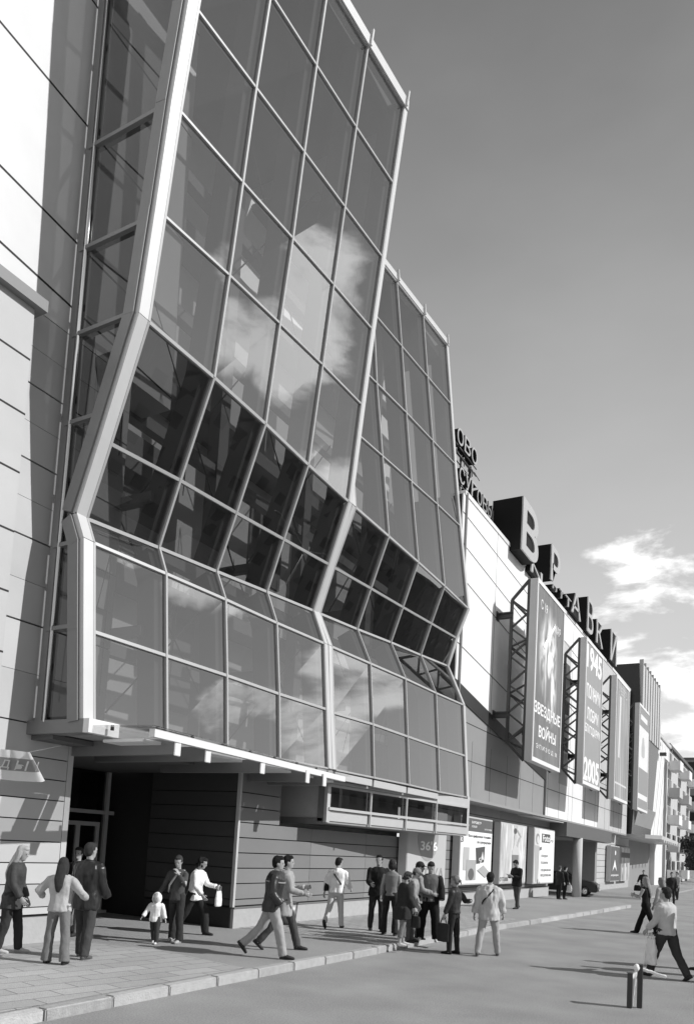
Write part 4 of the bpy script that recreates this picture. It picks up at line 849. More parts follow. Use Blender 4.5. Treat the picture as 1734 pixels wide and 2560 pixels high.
    fl = top.get('flare', .0); bw = [.172 + fl, .172 + fl * .7, .155, .152, .175, .19, .15, .068]; bd = [.125 + fl, .125 + fl * .7, .105, .105, .125, .115, .085, .065]
    rings(g, [S(tp(h)) for h in hs_], [(x * (.93 if fem else 1) + b_) * s for x in bw], [(x + b_) * s for x in bd], (1, 0, 0), 18)
    if top.get('sleeve', 1):
        for sd, sh, el, wr, f, u, pk in A:
            q = b_ * .6; cut = .93; top['sleeve'] = 1
            rings(g, [S(sh - u * .02 - XP * sd * .03), S(sh + u * .03), S(lerp(sh, el, .55)), S(el)] + ([S(lerp(el, wr, .5)), S(lerp(el, wr, cut))] if top['sleeve'] == 1 else []), [(x + q) * s for x in ((.046, .058, .052, .047, .044, .038)[:6 if top['sleeve'] == 1 else 4])], [(x + q) * s for x in ((.046, .058, .052, .047, .044, .038)[:6 if top['sleeve'] == 1 else 4])], (0, 1, .01))
    if top.get('hood'): g.ell(hk((0, -.02, .005)), (.105 * s * hs, .108 * s * hs, .135 * s * hs))
    if top.get('collar'): rings(g, [S(tp(1.45)), S(tp(1.50))], [.078 * s, .082 * s], [.075 * s, .08 * s], (1, 0, 0))
    tpo = fuse(g, top.get('name', 'jacket'), m, t, (.015 if not far else .024) * s, 2, top.get('fold', .012) * 1.5 * s, 9, 2.2)
    if top.get('hood'):                                    # opening of the hood around the face
        g = MB(); g.ell(hk((0, .075, -.015)), (.062 * s * hs, .03 * s * hs, .082 * s * hs)); o = g.build('face', SK); o.parent = t
        g = MB()
        for e in (-1, 1): g.ell(hk((e * .026, .103, .0)), (.011 * s * hs, .006 * s, .007 * s), 8, 6)
        g.ell(hk((0, .104, -.05)), (.018 * s * hs, .005 * s, .005 * s), 8, 6); o = g.build('eyes', G(.06, .3)); o.parent = t
    if top.get('stripe'):
        g = MB(); rings(g, [S(tp(1.30)), S(tp(1.325))], [(.19 + b_) * s] * 2, [(.132 + b_) * s] * 2, (1, 0, 0), 20); o = g.build('stripe', G(top['stripe'])); o.parent = t
    # bottom
    mb_ = G(bottom['v'], .85, var=.16, scale=5, bump=.3); g = MB(); w = bottom.get('w', .012); fla = bottom.get('flare', .0)
    rings(g, [S(tp(h)) for h in (.80, .88, .96, 1.04)], [x * s for x in (.11, .165 + w * .5, .165 + w * .5, .14)], [x * s for x in (.10, .118 + w, .112 + w, .096)], (1, 0, 0), 16)
    for hip, kn, an in jt:
        if bottom.get('crop'): an2 = lerp(kn, an, bottom['crop'])
        else: an2 = an - ZP * .035
        rings(g, [S(hip + ZP * .03), S(lerp(hip, kn, .45)), S(kn), S(lerp(kn, an2, .5)), S(an2)], [(x + w) * s for x in (.088, .080, .062, .056 + fla * .4, .048 + fla)], [(x + w) * s for x in (.094, .084, .066, .062 + fla * .4, .054 + fla)], (1, 0, 0))
    fuse(g, bottom.get('name', 'trousers'), mb_, t, (.014 if not far else .022) * s, 2, .011 * s, 11, 1.8)
    # shoes
    for (hip, kn, an), (a, k) in zip(jt, legs):
        pitch = 0 if (an.z < .1) else -R(min(50, 25 + (an.z - .085) * 200)); heel = bottom.get('heel', 0)
        def fp_(y, z): v = rotx(Vector((0, y, z)), pitch); return S(an + v)
        g = MB(); rings(g, [fp_(-.062, -.045), fp_(-.045, -.045), fp_(.02, -.035), fp_(.10, -.052), fp_(.17, -.06), fp_(.195, -.064)], [x * s for x in (.018, .034, .036, .044, .036, .012)], [x * s for x in (.02, .036, .045, .03, .022, .01)], (1, 0, 0), 10)
        rings(g, [fp_(-.06, -.074), fp_(.0, -.076), fp_(.10, -.078), fp_(.19, -.078)], [x * s for x in (.025, .036, .044, .02)], [.009 * s] * 4, (1, 0, 0), 10)
        if heel: g.tube([fp_(-.045, -.05), fp_(-.045, -.085)], .014 * s, 6)
        o = g.build('shoe', G(shoes, .4)); o.parent = t
    # hair
    hm = mat('hair', hair['v'] * (.45 if hair['v'] < .2 else .8), .6, .35, 30, .8, 0, .15, stretch=(3, 3, .4)); st = hair.get('style', 'short'); g = MB(); hz = s * hs
    if st == 'cap':
        g.ell(hk((0, -.012, .035)), (.088 * hz, .104 * hz, .095 * hz)); rings(g, [hk((0, .07, .045)), hk((0, .12, .040)), hk((0, .165, .028))], [.07 * hz, .068 * hz, .03 * hz], [.012 * hz, .008 * hz, .006 * hz], (1, 0, 0))
        fuse(g, 'cap', G(hair['v'], .8), t, .012 * hz, 1)
        g = MB(); g.ell(hk((0, -.03, -.01)), (.078 * hz, .082 * hz, .085 * hz)); fuse(g, 'hair', G(.05), t, .014 * hz, 1, .004)
    elif not top.get('hood'):
        g.ell(hk((0, -.022, .030)), (.086 * hz, .094 * hz, .104 * hz)); g.ell(hk((0, -.045, -.01)), (.078 * hz, .066 * hz, .09 * hz))
        g.ell(hk((0, .030, .080)), (.068 * hz, .058 * hz, .050 * hz))
        if st == 'long':
            rings(g, [hk((0, -.05, .03)), hk((0, -.075, -.06)), S(tp(1.40) + Vector((0, -.125, 0))), S(tp(1.28) + Vector((0.01, -.15, 0))), S(tp(1.18) + Vector((0, -.145, 0)))], [x * s for x in (.08, .088, .085, .07, .03)], [x * s for x in (.05, .05, .04, .03, .014)], (1, 0, 0))
            for e in (-1, 1): rings(g, [hk((e * .07, -.01, .03)), hk((e * .078, -.01, -.07)), S(tp(1.38) + Vector((e * .085, -.06, 0)))], [.02 * s, .022 * s, .018 * s], [.035 * s, .035 * s, .02 * s], (1, 0, 0))
        if st == 'bob':
            g.ell(hk((0, -.03, -.03)), (.098 * hz, .088 * hz, .10 * hz)); 
            for e in (-1, 1): g.ell(hk((e * .08, .0, -.04)), (.025 * hz, .05 * hz, .065 * hz))
        if st == 'curly':
            for _ in range(26):
                a = random.uniform(0, 6.28); zz = random.uniform(-.09, .11); rr = math.sqrt(max(0, 1 - (zz / .14) ** 2)) * .095
                p = Vector((rr * math.cos(a), -.03 + rr * math.sin(a), zz))
                if p.y < .045 or zz > .06: g.ell(hk(p), (.028 * hz,) * 3, 6, 5)
        if st == 'pony': rings(g, [hk((0, -.09, .02)), hk((0, -.135, .0)), hk((0, -.15, -.09))], [.022 * hz, .028 * hz, .012 * hz], [.022 * hz, .026 * hz, .01 * hz], (1, 0, 0))
        fuse(g, 'hair', hm, t, .011 * hz, 1, .005 * hz, 28, 3)
    if extras: extras(t, s, dict(tp=tp, A=A, S=S, hk=hk, jt=jt))
    return t
def strap(t, s, K, v, side=1, r=.012):
    g = MB(); tp, S = K['tp'], K['S']
    pts = [tp(1.0) + Vector((-side * .19, .02, 0)), tp(1.15) + Vector((-side * .13, -.165, 0)), tp(1.33) + Vector((side * .02, -.175, 0)), tp(1.46) + Vector((side * .10, -.06, 0)), tp(1.40) + Vector((side * .06, .14, 0)), tp(1.15) + Vector((-side * .10, .16, 0)), tp(1.0) + Vector((-side * .19, .02, 0))]
    g.tube([S(p) for p in pts], (.024 * s, .005 * s), 6); o = g.build('bag_strap', G(v)); o.parent = t
def bagobj(name, label, cat, w, d, h, v, wp, rz=0, handle=.25, rough=.6, fold=.006, taper=.85, two=True):
    """a bag hanging from a hand or shoulder at world point wp"""
    t = thing(name, label, cat, wp, None, rz); PINV.pop(t.name, None); g = MB(); z1 = -handle; z0 = -handle - h
    rings(g, [(0, 0, z0), (0, 0, z0 + .02), (0, 0, (z0 + z1) / 2), (0, 0, z1 - .02), (0, 0, z1)], [w * .40 * x for x in (1, 1.1, 1.08, taper * 1.1, taper)], [d * .5 * x for x in (1, 1.1, 1.05, .6, .4)], (1, 0, 0), 16)
    fuse(g, 'bag_body', G(v, rough, var=.12), t, .014, 2, fold, 12, 1.5)
    g = MB()
    for y in ((-d * .18, d * .18) if two else (0,)): g.tube([(-w * .22, y, z1 - .01), (-w * .12, y * .4, -.03), (0, 0, 0), (w * .12, y * .4, -.03), (w * .22, y, z1 - .01)], .007, 6)
    o = g.build('bag_handle', G(v * .8, .5)); o.parent = t; return t
def hand(t, K, i):
    """world point of hand i (0 left, 1 right)"""
    p = K['S'](K['A'][i][3] + K['A'][i][4] * .07); return Matrix.Translation(t.location) @ Matrix.Rotation(t.rotation_euler.z, 4, 'Z') @ p
def W0(px, py): return W(px, py, z=0)
def W1(px, py): return W(px, py, z=.136)
def sleeve_pair(t, s, K, v):
    g = MB()
    for sd, sh, el, wr, f, u, pk in K['A']:
        rings(g, [K['S'](sh - u * .02 - XP * sd * .02), K['S'](sh + u * .04), K['S'](lerp(sh, el, .55)), K['S'](el), K['S'](lerp(el, wr, .5)), K['S'](lerp(el, wr, .94))], [x * s for x in (.085, .1, .088, .082, .078, .07)], [x * s for x in (.085, .1, .088, .082, .078, .07)], (0, 1, .01))
    return fuse(g, 'dark_sleeves', G(v, .8), t, .015 * s, 2, .006)
def leaflet(t, s, K):
    p = (K['S'](K['A'][0][3]) + K['S'](K['A'][1][3])) / 2 + Vector((0, .09, .05)); wp = t.matrix_basis @ p
    o = thing('leaflet', 'small white leaflet in the hands of the man reading by the wall', 'leaflet', wp, None, t.rotation_euler.z); PINV.pop(o.name, None)
    g = MB(); g.box(-.12, -.003, -.07, .07, 0, .006); g.box(.003, .12, -.07, .07, 0, .006); q = g.build('sheet', G(.8, .6)); q.parent = o; q.rotation_euler.x = .5
PK = 'pocket'
PEOPLE = []
def _unused(): pass
person('woman with long pale blonde hair in a dark coat by the pale wall', W1(20, 2382), 1.70, -60, dict(v=.06, hem=.72, flare=.03, fem=1, rough=.6, name='coat'), dict(v=.04), dict(v=.62, style='long'), shoes=.5, legs=((10, 5), (-5, 8)), arms=((2, 8, 18), (6, 8, 30)), lean=6, head=(14, -5))
person('long brown haired girl seen from behind in pale jacket and flared jeans', W1(138, 2410), 1.56, 28, dict(v=.42, hem=.86, fem=1, b=.035, fold=.014), dict(v=.17, flare=.03), dict(v=.10, style='long'), arms=((-10, 42, 75, .5, PK), (-10, 42, 75, .5, PK)), legs=((2, 3), (-2, 2)), lean=0, head=(8, 8), spread=.05)
person('man in a dark top half hidden behind the man in glossy leather', W1(181, 2337), 1.66, 200, dict(v=.05), dict(v=.2), dict(v=.08), lean=0)
person('tall man in a glossy black leather jacket seen from behind beside the entrance', W1(205, 2396), 1.80, 10, dict(v=.02, hem=.74, rough=.34, spec=.5, b=.05, fold=.011, collar=1), dict(v=.06, w=.022), dict(v=.10), shoes=.10, legs=((10, 6), (-6, 4)), arms=((8, 14, 35, .3, PK), (8, 10, 30, .3, PK)), head=(0, -15), lean=1)
person('toddler in a hooded white jacket and dark trousers walking towards the camera', W1(385, 2358), .88, 205, dict(v=.82, hem=.80, b=.06, hood=1, fold=.02), dict(v=.05, w=.035), dict(v=.3), shoes=.7, legs=((14, 10), (-14, 16)), arms=((0, 22, 10), (12, 30, 20)), hs=1.75, lean=2)
def w6x(t, s, K):
    strap(t, s, K, .45, -1)
person('slim woman in a dark grey jumper, one hand raised to her shoulder strap', W1(435, 2356), 1.62, 195, dict(v=.075, hem=.84, fem=1, b=.008, name='jumper', fold=.006), dict(v=.04, flare=.03, w=.004), dict(v=.12, style='pony'), shoes=.4, legs=((5, 8), (-8, 6)), arms=((30, 12, 140, .6), (10, 20, 20)), head=(18, 10), lean=3, extras=w6x)
person('woman in loose white shirt walking right beside the dark wall corner', W1(480, 2336), 1.63, -75, dict(v=.85, hem=.80, fem=1, b=.03, name='shirt', fold=.016, flare=.02), dict(v=.03, w=.03), dict(v=.05, style='curly'), legs=((28, 22), (-20, 14)), arms=((25, 10, 60), (12, 12, 30)), head=(18, 5), lean=8,
       extras=lambda t, s, K: bagobj('shoulder_bag', 'white cloth bag carried by the woman in the white shirt', 'bag', .3, .1, .32, .75, hand(t, K, 0) + Vector((0, 0, .05)), t.rotation_euler.z, .12))
person('man in black leather jacket with pale stripe and light jeans striding right', W1(672, 2393), 1.77, -62, dict(v=.03, hem=.80, rough=.36, spec=.45, b=.045, fold=.010, collar=1, stripe=.25), dict(v=.34, w=.018), dict(v=.03), shoes=.04, legs=((-22, 26), (20, 6)), arms=((-8, 14, 50, .4, PK), (-5, 14, 50, .4, PK)), lean=5, head=(3, 0))
person('man in pale jacket and dark jeans walking right behind the black leather jacket', W1(703, 2374), 1.78, -60, dict(v=.34, hem=.66, b=.03, name='coat', fold=.012), dict(v=.07), dict(v=.03), legs=((22, 6), (-20, 20)), arms=((25, 6, 80, .5), (20, 8, 60)), lean=3)
person('man in a white windbreaker and pale trousers walking away along the wall', W1(835, 2320), 1.70, 12, dict(v=.82, hem=.88, b=.04, fold=.016), dict(v=.50, w=.012), dict(v=.05), shoes=.04, legs=((-16, 28), (14, 3)), arms=((-15, 14, 20), (14, 16, 45)), lean=5, head=(8, -25),
       extras=lambda t, s, K: (strap(t, s, K, .02, -1), bagobj('shoulder_bag', 'small black shoulder bag on the man in the white windbreaker', 'bag', .26, .1, .2, .015, t.matrix_basis @ (K['S'](K['tp'](1.02) + Vector((-.23, -.03, .12)))), t.rotation_euler.z + 1.2, .02)))
person('man in black jacket standing left of the woman in sleeveless top', W1(938, 2327), 1.80, 215, dict(v=.02, hem=.80, b=.04), dict(v=.035), dict(v=.03), legs=((6, 4), (-4, 4)), arms=((4, 18, 15), (20, 10, 60)), head=(0, -20))
person('woman with bobbed hair in grey sleeveless top and dark flared jeans', W1(972, 2337), 1.72, 10, dict(v=.22, hem=.90, fem=1, b=.006, sleeve=0, name='tank_top', fold=.004), dict(v=.03, flare=.035, w=.004), dict(v=.09, style='bob'), legs=((4, 4), (-4, 3)), arms=((0, 14, 20), (0, 10, 15)), head=(0, -15), spread=.04)
person('woman with curly hair in a long dark coat and cropped pale trousers at the kerb', W1(1003, 2364), 1.52, -40, dict(v=.035, hem=.62, fem=1, b=.05, flare=.05, name='coat', fold=.014), dict(v=.20, crop=.75, w=.012), dict(v=.14, style='curly'), shoes=.45, legs=((8, 4), (-6, 4)), arms=((5, 10, 15), (8, 10, 20)), head=(16, 0), lean=4,
       extras=lambda t, s, K: bagobj('handbag', 'dark handbag held low by the woman in the long dark coat', 'bag', .26, .10, .24, .03, hand(t, K, 1), t.rotation_euler.z + .6, .10))
person('man in a dark baseball cap and patterned pale jacket turned right', W1(1036, 2350), 1.72, -60, dict(v=.28, hem=.82, b=.03, var=.8, scale=9), dict(v=.12), dict(v=.03, style='cap'), legs=((6, 4), (-6, 4)), arms=((15, 8, 60), (15, 8, 60)), head=(10, 0))
person('man in a grey cap looking down behind the curly haired woman', W1(1022, 2356), 1.60, -70, dict(v=.30, hem=.85, b=.03, var=.4), dict(v=.10), dict(v=.22, style='cap'), legs=((3, 3), (-3, 3)), head=(22, 0), lean=5)
person('young man in grey sweatshirt with dark sleeves and black track trousers', W1(1068, 2352), 1.74, 205, dict(v=.14, hem=.86, b=.035, name='sweatshirt', fold=.008), dict(v=.015, w=.035, flare=.01), dict(v=.06), shoes=.55, legs=((5, 3), (-5, 3)), arms=((3, 14, 30, .4, PK), (3, 14, 30, .4, PK)), head=(28, 0), lean=2, spread=.07,
       extras=lambda t, s, K: [tag(rr) for rr in [sleeve_pair(t, s, K, .02)]])
person('woman in dark leather jacket and high heeled boots standing on the road', W0(1130, 2385), 1.62, 85, dict(v=.045, hem=.90, fem=1, rough=.4, b=.02, collar=1), dict(v=.03, w=.002, heel=1), dict(v=.26, style='pony'), shoes=.02, legs=((3, 2), (-3, 2)), arms=((8, 6, 12), (-35, 20, 80, .2, 'back')), lean=0, head=(6, 0),
       extras=lambda t, s, K: bagobj('shopping_bag', 'flat dark carrier bag held by the woman in high heeled boots', 'bag', .36, .09, .38, .035, hand(t, K, 0), t.rotation_euler.z + 1.35, .13, taper=.98))
person('stocky man seen from behind on the road, dark strap across pale jacket', W0(1217, 2390), 1.75, 18, dict(v=.50, hem=.76, b=.05, fold=.018, collar=1, scale=4), dict(v=.36, w=.014), dict(v=.05), shoes=.10, legs=((-10, 10), (14, 5)), arms=((-4, 13, 14), (8, 13, 18)), lean=3, spread=.10, extras=lambda t, s, K: strap(t, s, K, .03, 1))
person('man in a black jacket standing by the wall reading a leaflet', W1(1289, 2272), 1.82, 150, dict(v=.02, hem=.80, b=.04), dict(v=.07), dict(v=.03), legs=((8, 6), (-10, 6)), arms=((15, 8, 85, .6), (15, 8, 85, .6)), head=(32, 0), lean=2,
       extras=lambda t, s, K: leaflet(t, s, K))
person('left one of the dark dressed pair in front of the parked car', W1(1395, 2248), 1.60, -30, dict(v=.03, hem=.7), dict(v=.02), dict(v=.15), far=True, legs=((4, 2), (-4, 2)))
person('right one of the dark dressed pair by the parked car, with pale bag', W1(1409, 2248), 1.60, -50, dict(v=.03, hem=.8), dict(v=.02), dict(v=.04), far=True, legs=((4, 2), (-4, 2)), extras=lambda t, s, K: bagobj('shoulder_bag', 'pale bag hanging from the person in black by the parked car', 'bag', .3, .1, .3, .7, hand(t, K, 1), 0, .05))
person('man in dark jacket far down the pavement walking nearer with a black bag', W(1606, 2240, z=.12), 1.55, 190, dict(v=.03, b=.04), dict(v=.12), dict(v=.05), far=True, legs=((10, 5), (-8, 8)), arms=((0, 20, 20), (0, 22, 25)), extras=lambda t, s, K: bagobj('handbag', 'black bag carried by the man far down the pavement', 'bag', .45, .12, .35, .015, hand(t, K, 1), t.rotation_euler.z, .12))
person('blonde woman in a black vest top and black trousers striding left across the road', W0(1612, 2336), 1.75, 75, dict(v=.02, hem=.95, fem=1, b=.004, sleeve=0, name='vest_top', fold=.003), dict(v=.01, w=.012, flare=.02), dict(v=.38, style='long'), legs=((-26, 6), (24, 4)), arms=((20, 10, 85, .5), (25, 10, 85, .5)), lean=3)
person('long haired woman in a pale top walking just behind the blonde woman', W0(1650, 2338), 1.70, 70, dict(v=.40, hem=.9, fem=1), dict(v=.06), dict(v=.30, style='long'), far=True, legs=((10, 5), (-12, 10)))
person('man in a pale shirt and dark trousers at the right edge, carrying a plastic bag', W0(1664, 2446), 1.72, 60, dict(v=.50, hem=.86, b=.035, name='shirt', fold=.012), dict(v=.05, w=.02), dict(v=.08), legs=((22, 4), (-18, 16)), arms=((12, 10, 30), (10, 12, 40)), lean=4,
       extras=lambda t, s, K: bagobj('plastic_bag', 'big white plastic bag carried by the man at the right edge', 'bag', .40, .18, .48, .75, hand(t, K, 0) + Vector((.12, -.08, 0)), t.rotation_euler.z + 1.0, .10, rough=.35, fold=.02))

person('pedestrian in a dark coat beyond the two long haired women at the right', W(1676, 2262, z=0), 1.70, 200, dict(v=.03, hem=.7), dict(v=.03), dict(v=.05), far=True, legs=((5, 3), (-5, 4)))
person('pedestrian in pale top and dark skirt farther right, near the far trees', W(1690, 2250, z=0), 1.68, 150, dict(v=.4, hem=.9, fem=1), dict(v=.04), dict(v=.12), far=True, legs=((9, 3), (-9, 9)))
for px_, py_, hh_, lb_, vv_ in ((1800, 2446, 1.75, 'man in dark clothes just beyond the right edge, casting a long shadow', .05), (1812, 2462, 1.80, 'taller man beyond the right edge, second long shadow', .2), (1770, 2428, 1.66, 'woman beyond the right edge, farthest of the long shadows', .3)):
    person(lb_, W(px_, py_, z=0), hh_, 80, dict(v=vv_), dict(v=.06), dict(v=.08), far=True, legs=((14, 5), (-12, 10)))

# ------------------------------------------------------------------ street objects
bp = W1(722, 2312)
t = thing('litter_bin', 'slim grey litter bin standing against the plinth of the dark wall', 'bin', (bp.x, bp.y, .136))
g = MB(); g.tube([(bp.x, bp.y, .14), (bp.x, bp.y, .66)], [.15, .19], 20); g.build('drum', MT['steel_mid'], t)
g = MB(); g.tube([(bp.x, bp.y, .645), (bp.x, bp.y, .69)], .20, 20); g.tube([(bp.x, bp.y, .135), (bp.x, bp.y, .16)], .165, 20); g.build('rim', MT['steel_dark'], t)
# parked car in the garage mouth
def car(cx, cy, rz):
    t = thing('parked_car', 'dark saloon car parked in the garage opening behind the round column', 'car', (cx, cy, .0), None, rz); PINV.pop(t.name, None)
    pr = [(-2.15, .35), (-2.2, .62), (-2.1, .88), (-1.35, .95), (-.85, 1.36), (.35, 1.38), (1.0, .98), (1.95, .86), (2.15, .70), (2.18, .42), (2.1, .28), (-2.1, .28)]
    g = MB(); n = len(pr); secs = []
    for y, k in ((-.84, .93), (-.80, .985), (-.6, 1), (.6, 1), (.80, .985), (.84, .93)):
        secs.append([(x * k, y * (1 if z < 1 else .8), .30 + (z - .30) * (1 if k > .95 else .94)) for x, z in pr])
    vs = [v for s_ in secs for v in s_]; fs = [tuple(range(n)), tuple(range(5 * n, 6 * n))[::-1]] + [(i * n + k, i * n + (k + 1) % n, (i + 1) * n + (k + 1) % n, (i + 1) * n + k) for i in range(5) for k in range(n)]
    g.add(vs, fs, False); o = g.build('body', mat('car paint', .025, .25, .05, 2, 0, .2, .6)); o.parent = t; bevel(o, .03, 3)
    wg = G(.015, .1)
    for sy in (-1, 1):
        g = MB(); g.prism([(-1.15, sy * .70, .98), (-.8, sy * .665, 1.30), (.3, sy * .665, 1.32), (.85, sy * .70, 1.0)], (0, sy * .03, 0)); o = g.build('side_window', wg); o.parent = t
        for x in (-1.35, 1.4):
            g = MB(); g.tube([(x, sy * .68, .31), (x, sy * .86, .31)], .31, 24); w_ = g.build('wheel', G(.02, .8)); w_.parent = t
            g = MB(); g.tube([(x, sy * .85, .31), (x, sy * .875, .31)], .19, 20); o = g.build('rim', MT['chrome']); o.parent = w_
        g = MB(); g.box(2.12, 2.2, sy * .72 - .14, sy * .72 + .12, .58, .74); o = g.build('headlight', G(.7, .1)); o.parent = t; bevel(o, .02)
        g = MB(); g.ell((.95, sy * .92, 1.0), (.09, .08, .06)); o = g.build('mirror', G(.02, .3)); o.parent = t
    g = MB(); g.prism([(.42, -.62, 1.35), (.42, .62, 1.35), (.98, .70, 1.0), (.98, -.70, 1.0)], (.03, 0, .03)); o = g.build('windscreen', wg); o.parent = t
    g = MB(); g.box(2.14, 2.22, -.78, .78, .34, .48); g.box(2.14, 2.2, -.5, .5, .56, .72); o = g.build('bumper', MT['steel_mid']); o.parent = t; bevel(o, .015)
    g = MB(); g.box(2.215, 2.225, -.26, .26, .37, .46); o = g.build('number_plate', white); o.parent = t
car(-11.2, 45.9, R(8))
# pennant banner at the left edge, its lettering seen from the back
q = [W(*p, y=7.5) for p in ((-20, 1862), (70, 1879), (84, 1900), (121.6, 1954), (103, 1938), (20, 1941), (-20, 1940))]
t = thing('banner', 'white and grey cloth banner fluttering at the left edge with letters ДЫ', 'banner', (q[0].x, 7.5, 2.9))
g = MB(); nx, nz = 16, 6; vs = []
L0, L1 = W(-30, 1870, y=7.5), W(-30, 1942, y=7.5); R0, R1 = W(76, 1880, y=7.5), W(121, 1953, y=7.5)
for i in range(nx + 1):
    a = i / nx
    for j in range(nz + 1):
        b = j / nz; p = lerp(lerp(L0, R0, a), lerp(L1, R1, a), b); p.y += .05 * math.sin(a * 9 + b) + .03 * math.sin(a * 17); p.z += -.03 * math.sin(a * 3.1) * b; vs.append(p)
fs = [(i * (nz + 1) + j, (i + 1) * (nz + 1) + j, (i + 1) * (nz + 1) + j + 1, i * (nz + 1) + j + 1) for i in range(nx) for j in range(nz)]
def sheer(name, v):
    M = mat(name, v, .8); t_ = M.node_tree; b_ = t_.nodes['Principled BSDF']; out_ = t_.nodes['Material Output']; tl = N(t_, 'ShaderNodeBsdfTranslucent')
    t_.links.new(b_.inputs['Base Color'].links[0].from_socket, tl.inputs[0]); mx_ = N(t_, 'ShaderNodeMixShader'); mx_.inputs[0].default_value = .6
    t_.links.new(b_.outputs[0], mx_.inputs[1]); t_.links.new(tl.outputs[0], mx_.inputs[2]); t_.links.new(mx_.outputs[0], out_.inputs[0]); return M
BV = lambda a, b: lerp(lerp(L0, R0, a), lerp(L1, R1, a), b) + YP * (.05 * math.sin(a * 9 + b) + .03 * math.sin(a * 17)) - ZP * (.03 * math.sin(a * 3.1) * b)
o = MB(); o.add(vs, fs, True); ob = o.build('cloth', sheer('pale cloth', .8), t)
g = MB(); vs2 = [BV(i / 16, j / 5 * .42 + .26) - YP * .006 for i in range(17) for j in range(6)]
g.add(vs2, [(i * 6 + j, (i + 1) * 6 + j, (i + 1) * 6 + j + 1, i * 6 + j + 1) for i in range(16) for j in range(5)], True); g.build('grey_band', sheer('grey cloth', .36), t)
for i_, ch in enumerate('ДЫ!'):
    p = BV(.30 + .27 * i_, .66) - YP * .03; q2 = BV(.30 + .27 * i_ + .2, .66) - YP * .03
    text(ch, p, (q2 - p).normalized(), (ZP + XP * .35), .19 if i_ < 2 else .05, .15, sheer('white cloth letter', .85), 'lettering', t, .002, .012)
g = MB(); g.tube([R0, W(182, 1859, y=9.0)], .004, 4); g.build('cord', MT['steel_mid'], t)
# posts with white tape at the bottom right
for i_, (px, py, tp_, lab) in enumerate(((1572, 2520, .5, 'left short dark post of the pair tied with white tape at the bottom right'), (1597, 2520, .62, 'right short dark post of the pair tied with white tape at the bottom right'))):
    p = W(px, py, z=0); t = thing('post', lab, 'post', (p.x, p.y, 0), 'short posts tied with white tape')
    g = MB(); g.box(p.x - .035, p.x + .035, p.y - .035, p.y + .035, 0, tp_); bevel(g.build('shaft', MT['steel_dark'], t), .006)
    g = MB(); g.box(p.x - .045, p.x + .045, p.y - .045, p.y + .045, tp_, tp_ + .02); g.build('cap', MT['steel_mid'], t)
pa_, pb2 = W(1572, 2520, z=0), W(1597, 2520, z=0)
t = thing('tape', 'knotted white tape hanging between the two short posts', 'tape', (pa_.x, pa_.y, .4))
g = MB(); tpz = lambda p, z, dx=0, dy=0: Vector((p.x + dx, p.y + dy, z))
g.tube([tpz(pa_, .42), tpz(lerp(pa_, pb2, .5), .50), tpz(pb2, .56), tpz(pb2, .53, .14, .05), tpz(pb2, .47, .34, .12)], [(.03, .012)] * 5, 8); g.tube([tpz(lerp(pa_, pb2, .5), .5), tpz(lerp(pa_, pb2, .35), .3), tpz(lerp(pa_, pb2, .2), .02)], [(.035, .01)] * 3, 8)
g.ell(tpz(lerp(pa_, pb2, .62), .58), (.05, .05, .06)); fuse(g, 'tape_strip', G(.85, .5), t, .012, 1, .01).matrix_parent_inverse = PINV.get(t.name, Matrix())

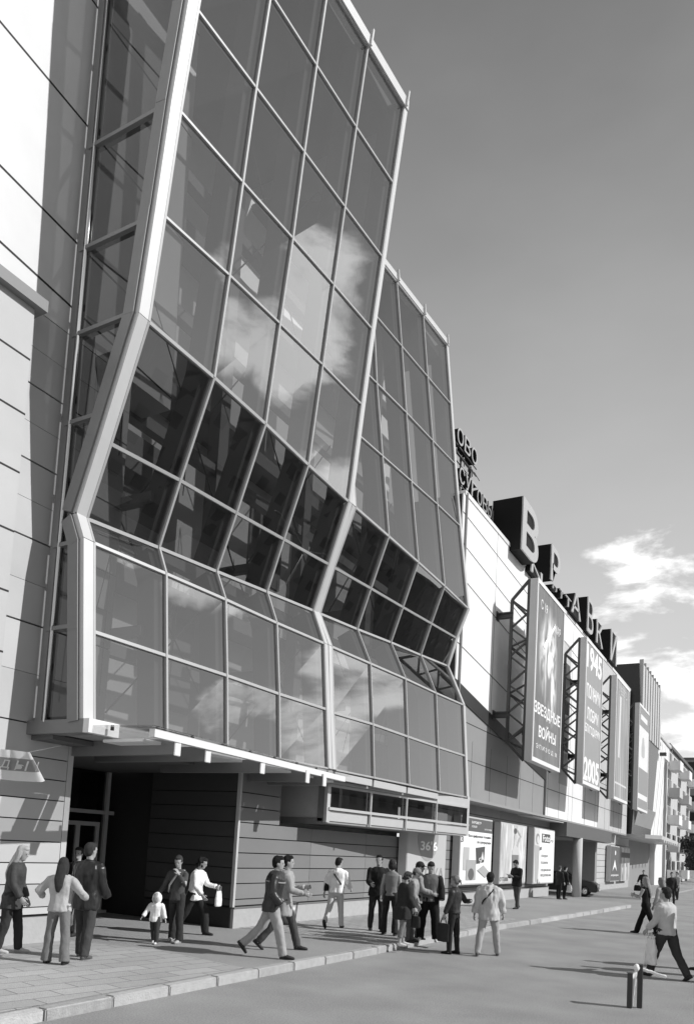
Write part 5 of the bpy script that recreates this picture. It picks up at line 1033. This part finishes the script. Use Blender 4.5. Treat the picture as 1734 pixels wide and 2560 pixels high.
# ------------------------------------------------------------------ trees at the end of the street and across the road
def tree(x, y, h, r, label, group, n=420, seed=1):
    rnd = random.Random(seed); t = thing('tree', label, 'tree', (x, y, 0), group)
    g = MB(); g.tube([(x, y, 0), (x + .1, y, h * .3), (x - .1, y + .1, h * .6), (x, y, h * .85)], [.22, .17, .11, .04], 8)
    cl = []
    for i in range(9):
        a = i * 2.4; z = h * rnd.uniform(.38, .85); rr = r * rnd.uniform(.4, .85); e = Vector((x + rr * math.cos(a), y + rr * math.sin(a), z + rnd.uniform(.2, .12 * h)))
        g.tube([(x, y, z * .75), lerp(Vector((x, y, z * .75)), e, .5) + ZP * .2, e], [.07, .045, .02], 5); cl.append(e)
    for _ in range(14): a = rnd.uniform(0, 6.28); rr = r * math.sqrt(rnd.random()) * .8; cl.append(Vector((x + rr * math.cos(a), y + rr * math.sin(a), h * rnd.uniform(.4, 1))))
    g.build('trunk', MT['trunk'], t); g = MB()
    for c in cl:
        cr = r * rnd.uniform(.25, .45)
        for _ in range(n // 3):
            d = Vector((rnd.gauss(0, 1), rnd.gauss(0, 1), rnd.gauss(0, .8))); d = d.normalized() * cr * rnd.random() ** .4; p = c + d
            u = Vector((rnd.gauss(0, 1), rnd.gauss(0, 1), rnd.gauss(0, 1))).normalized() * rnd.uniform(.10, .2); v = u.cross(Vector((rnd.gauss(0, 1), rnd.gauss(0, 1), rnd.gauss(0, 1)))).normalized() * rnd.uniform(.06, .12)
            g.add([p - u, p + v, p + u, p - v], [(0, 1, 2, 3)])
    g.build('crown', MT['leaf'], t); return t
tree(-7.6, 92, 5.2, 2.2, 'dark bushy tree at the foot of the apartment house beyond the white hall', 'trees at the end of the street', seed=3)
tree(-6.0, 104, 4.6, 2.2, 'lower dark tree to the right of the bushy one beyond the white hall', 'trees at the end of the street', seed=4)
tree(-5.4, 136, 8.5, 3.2, 'tall tree farther back between the two apartment houses', 'trees at the end of the street', seed=5)
for i_, (ya, yb, h_, lab) in enumerate(((-30, 34, 15, 'long dark apartment house across the road, opposite the entrance'), (42, 110, 17, 'long dark apartment house across the road, opposite the billboards'), (120, 210, 16, 'long apartment house across the road, farthest along the street'))):
    t = thing('apartment_house', lab, 'building', (52, ya, 0)); g = MB(); g.box(46, 58, ya, yb, 0, h_); g.build('wall', G(.10, .9, var=.2), t); g = MB(); g.box(45.6, 58.4, ya - .3, yb + .3, h_, h_ + .4); g.build('roof', MT['rooft'], t)
    for k in range(5):
        g = MB(); n_ = int((yb - ya) / 3.2)
        for i in range(n_): g.box(45.95, 46, ya + 1 + i * 3.2, ya + 2.5 + i * 3.2, k * h_ / 5 + 1.1, k * h_ / 5 + 2.5)
        g.build('window_row', G(.03, .2), t)
# double-headed street lamp across the road, mirrored in the glass bay
t = thing('street_lamp', 'tall double armed street lamp across the road', 'street lamp', (14, 44, 0))
g = MB(); g.tube([(14, 44, 0), (14, 44, 9)], [.12, .07], 12); g.build('pole', MT['steel_mid'], t)
for sgn in (-1, 1):
    g = MB(); g.tube([(14, 44, 8.8), (14, 44 + sgn * .5, 9.5), (14, 44 + sgn * 1.6, 9.8)], .045, 8); a_ = g.build('arm', MT['steel_mid'], t)
    g = MB(); g.ell((14, 44 + sgn * 2.0, 9.82), (.18, .5, .11)); g.build('lamp_head', MT['steel_dark'], a_)

D.scenes.remove(WS)
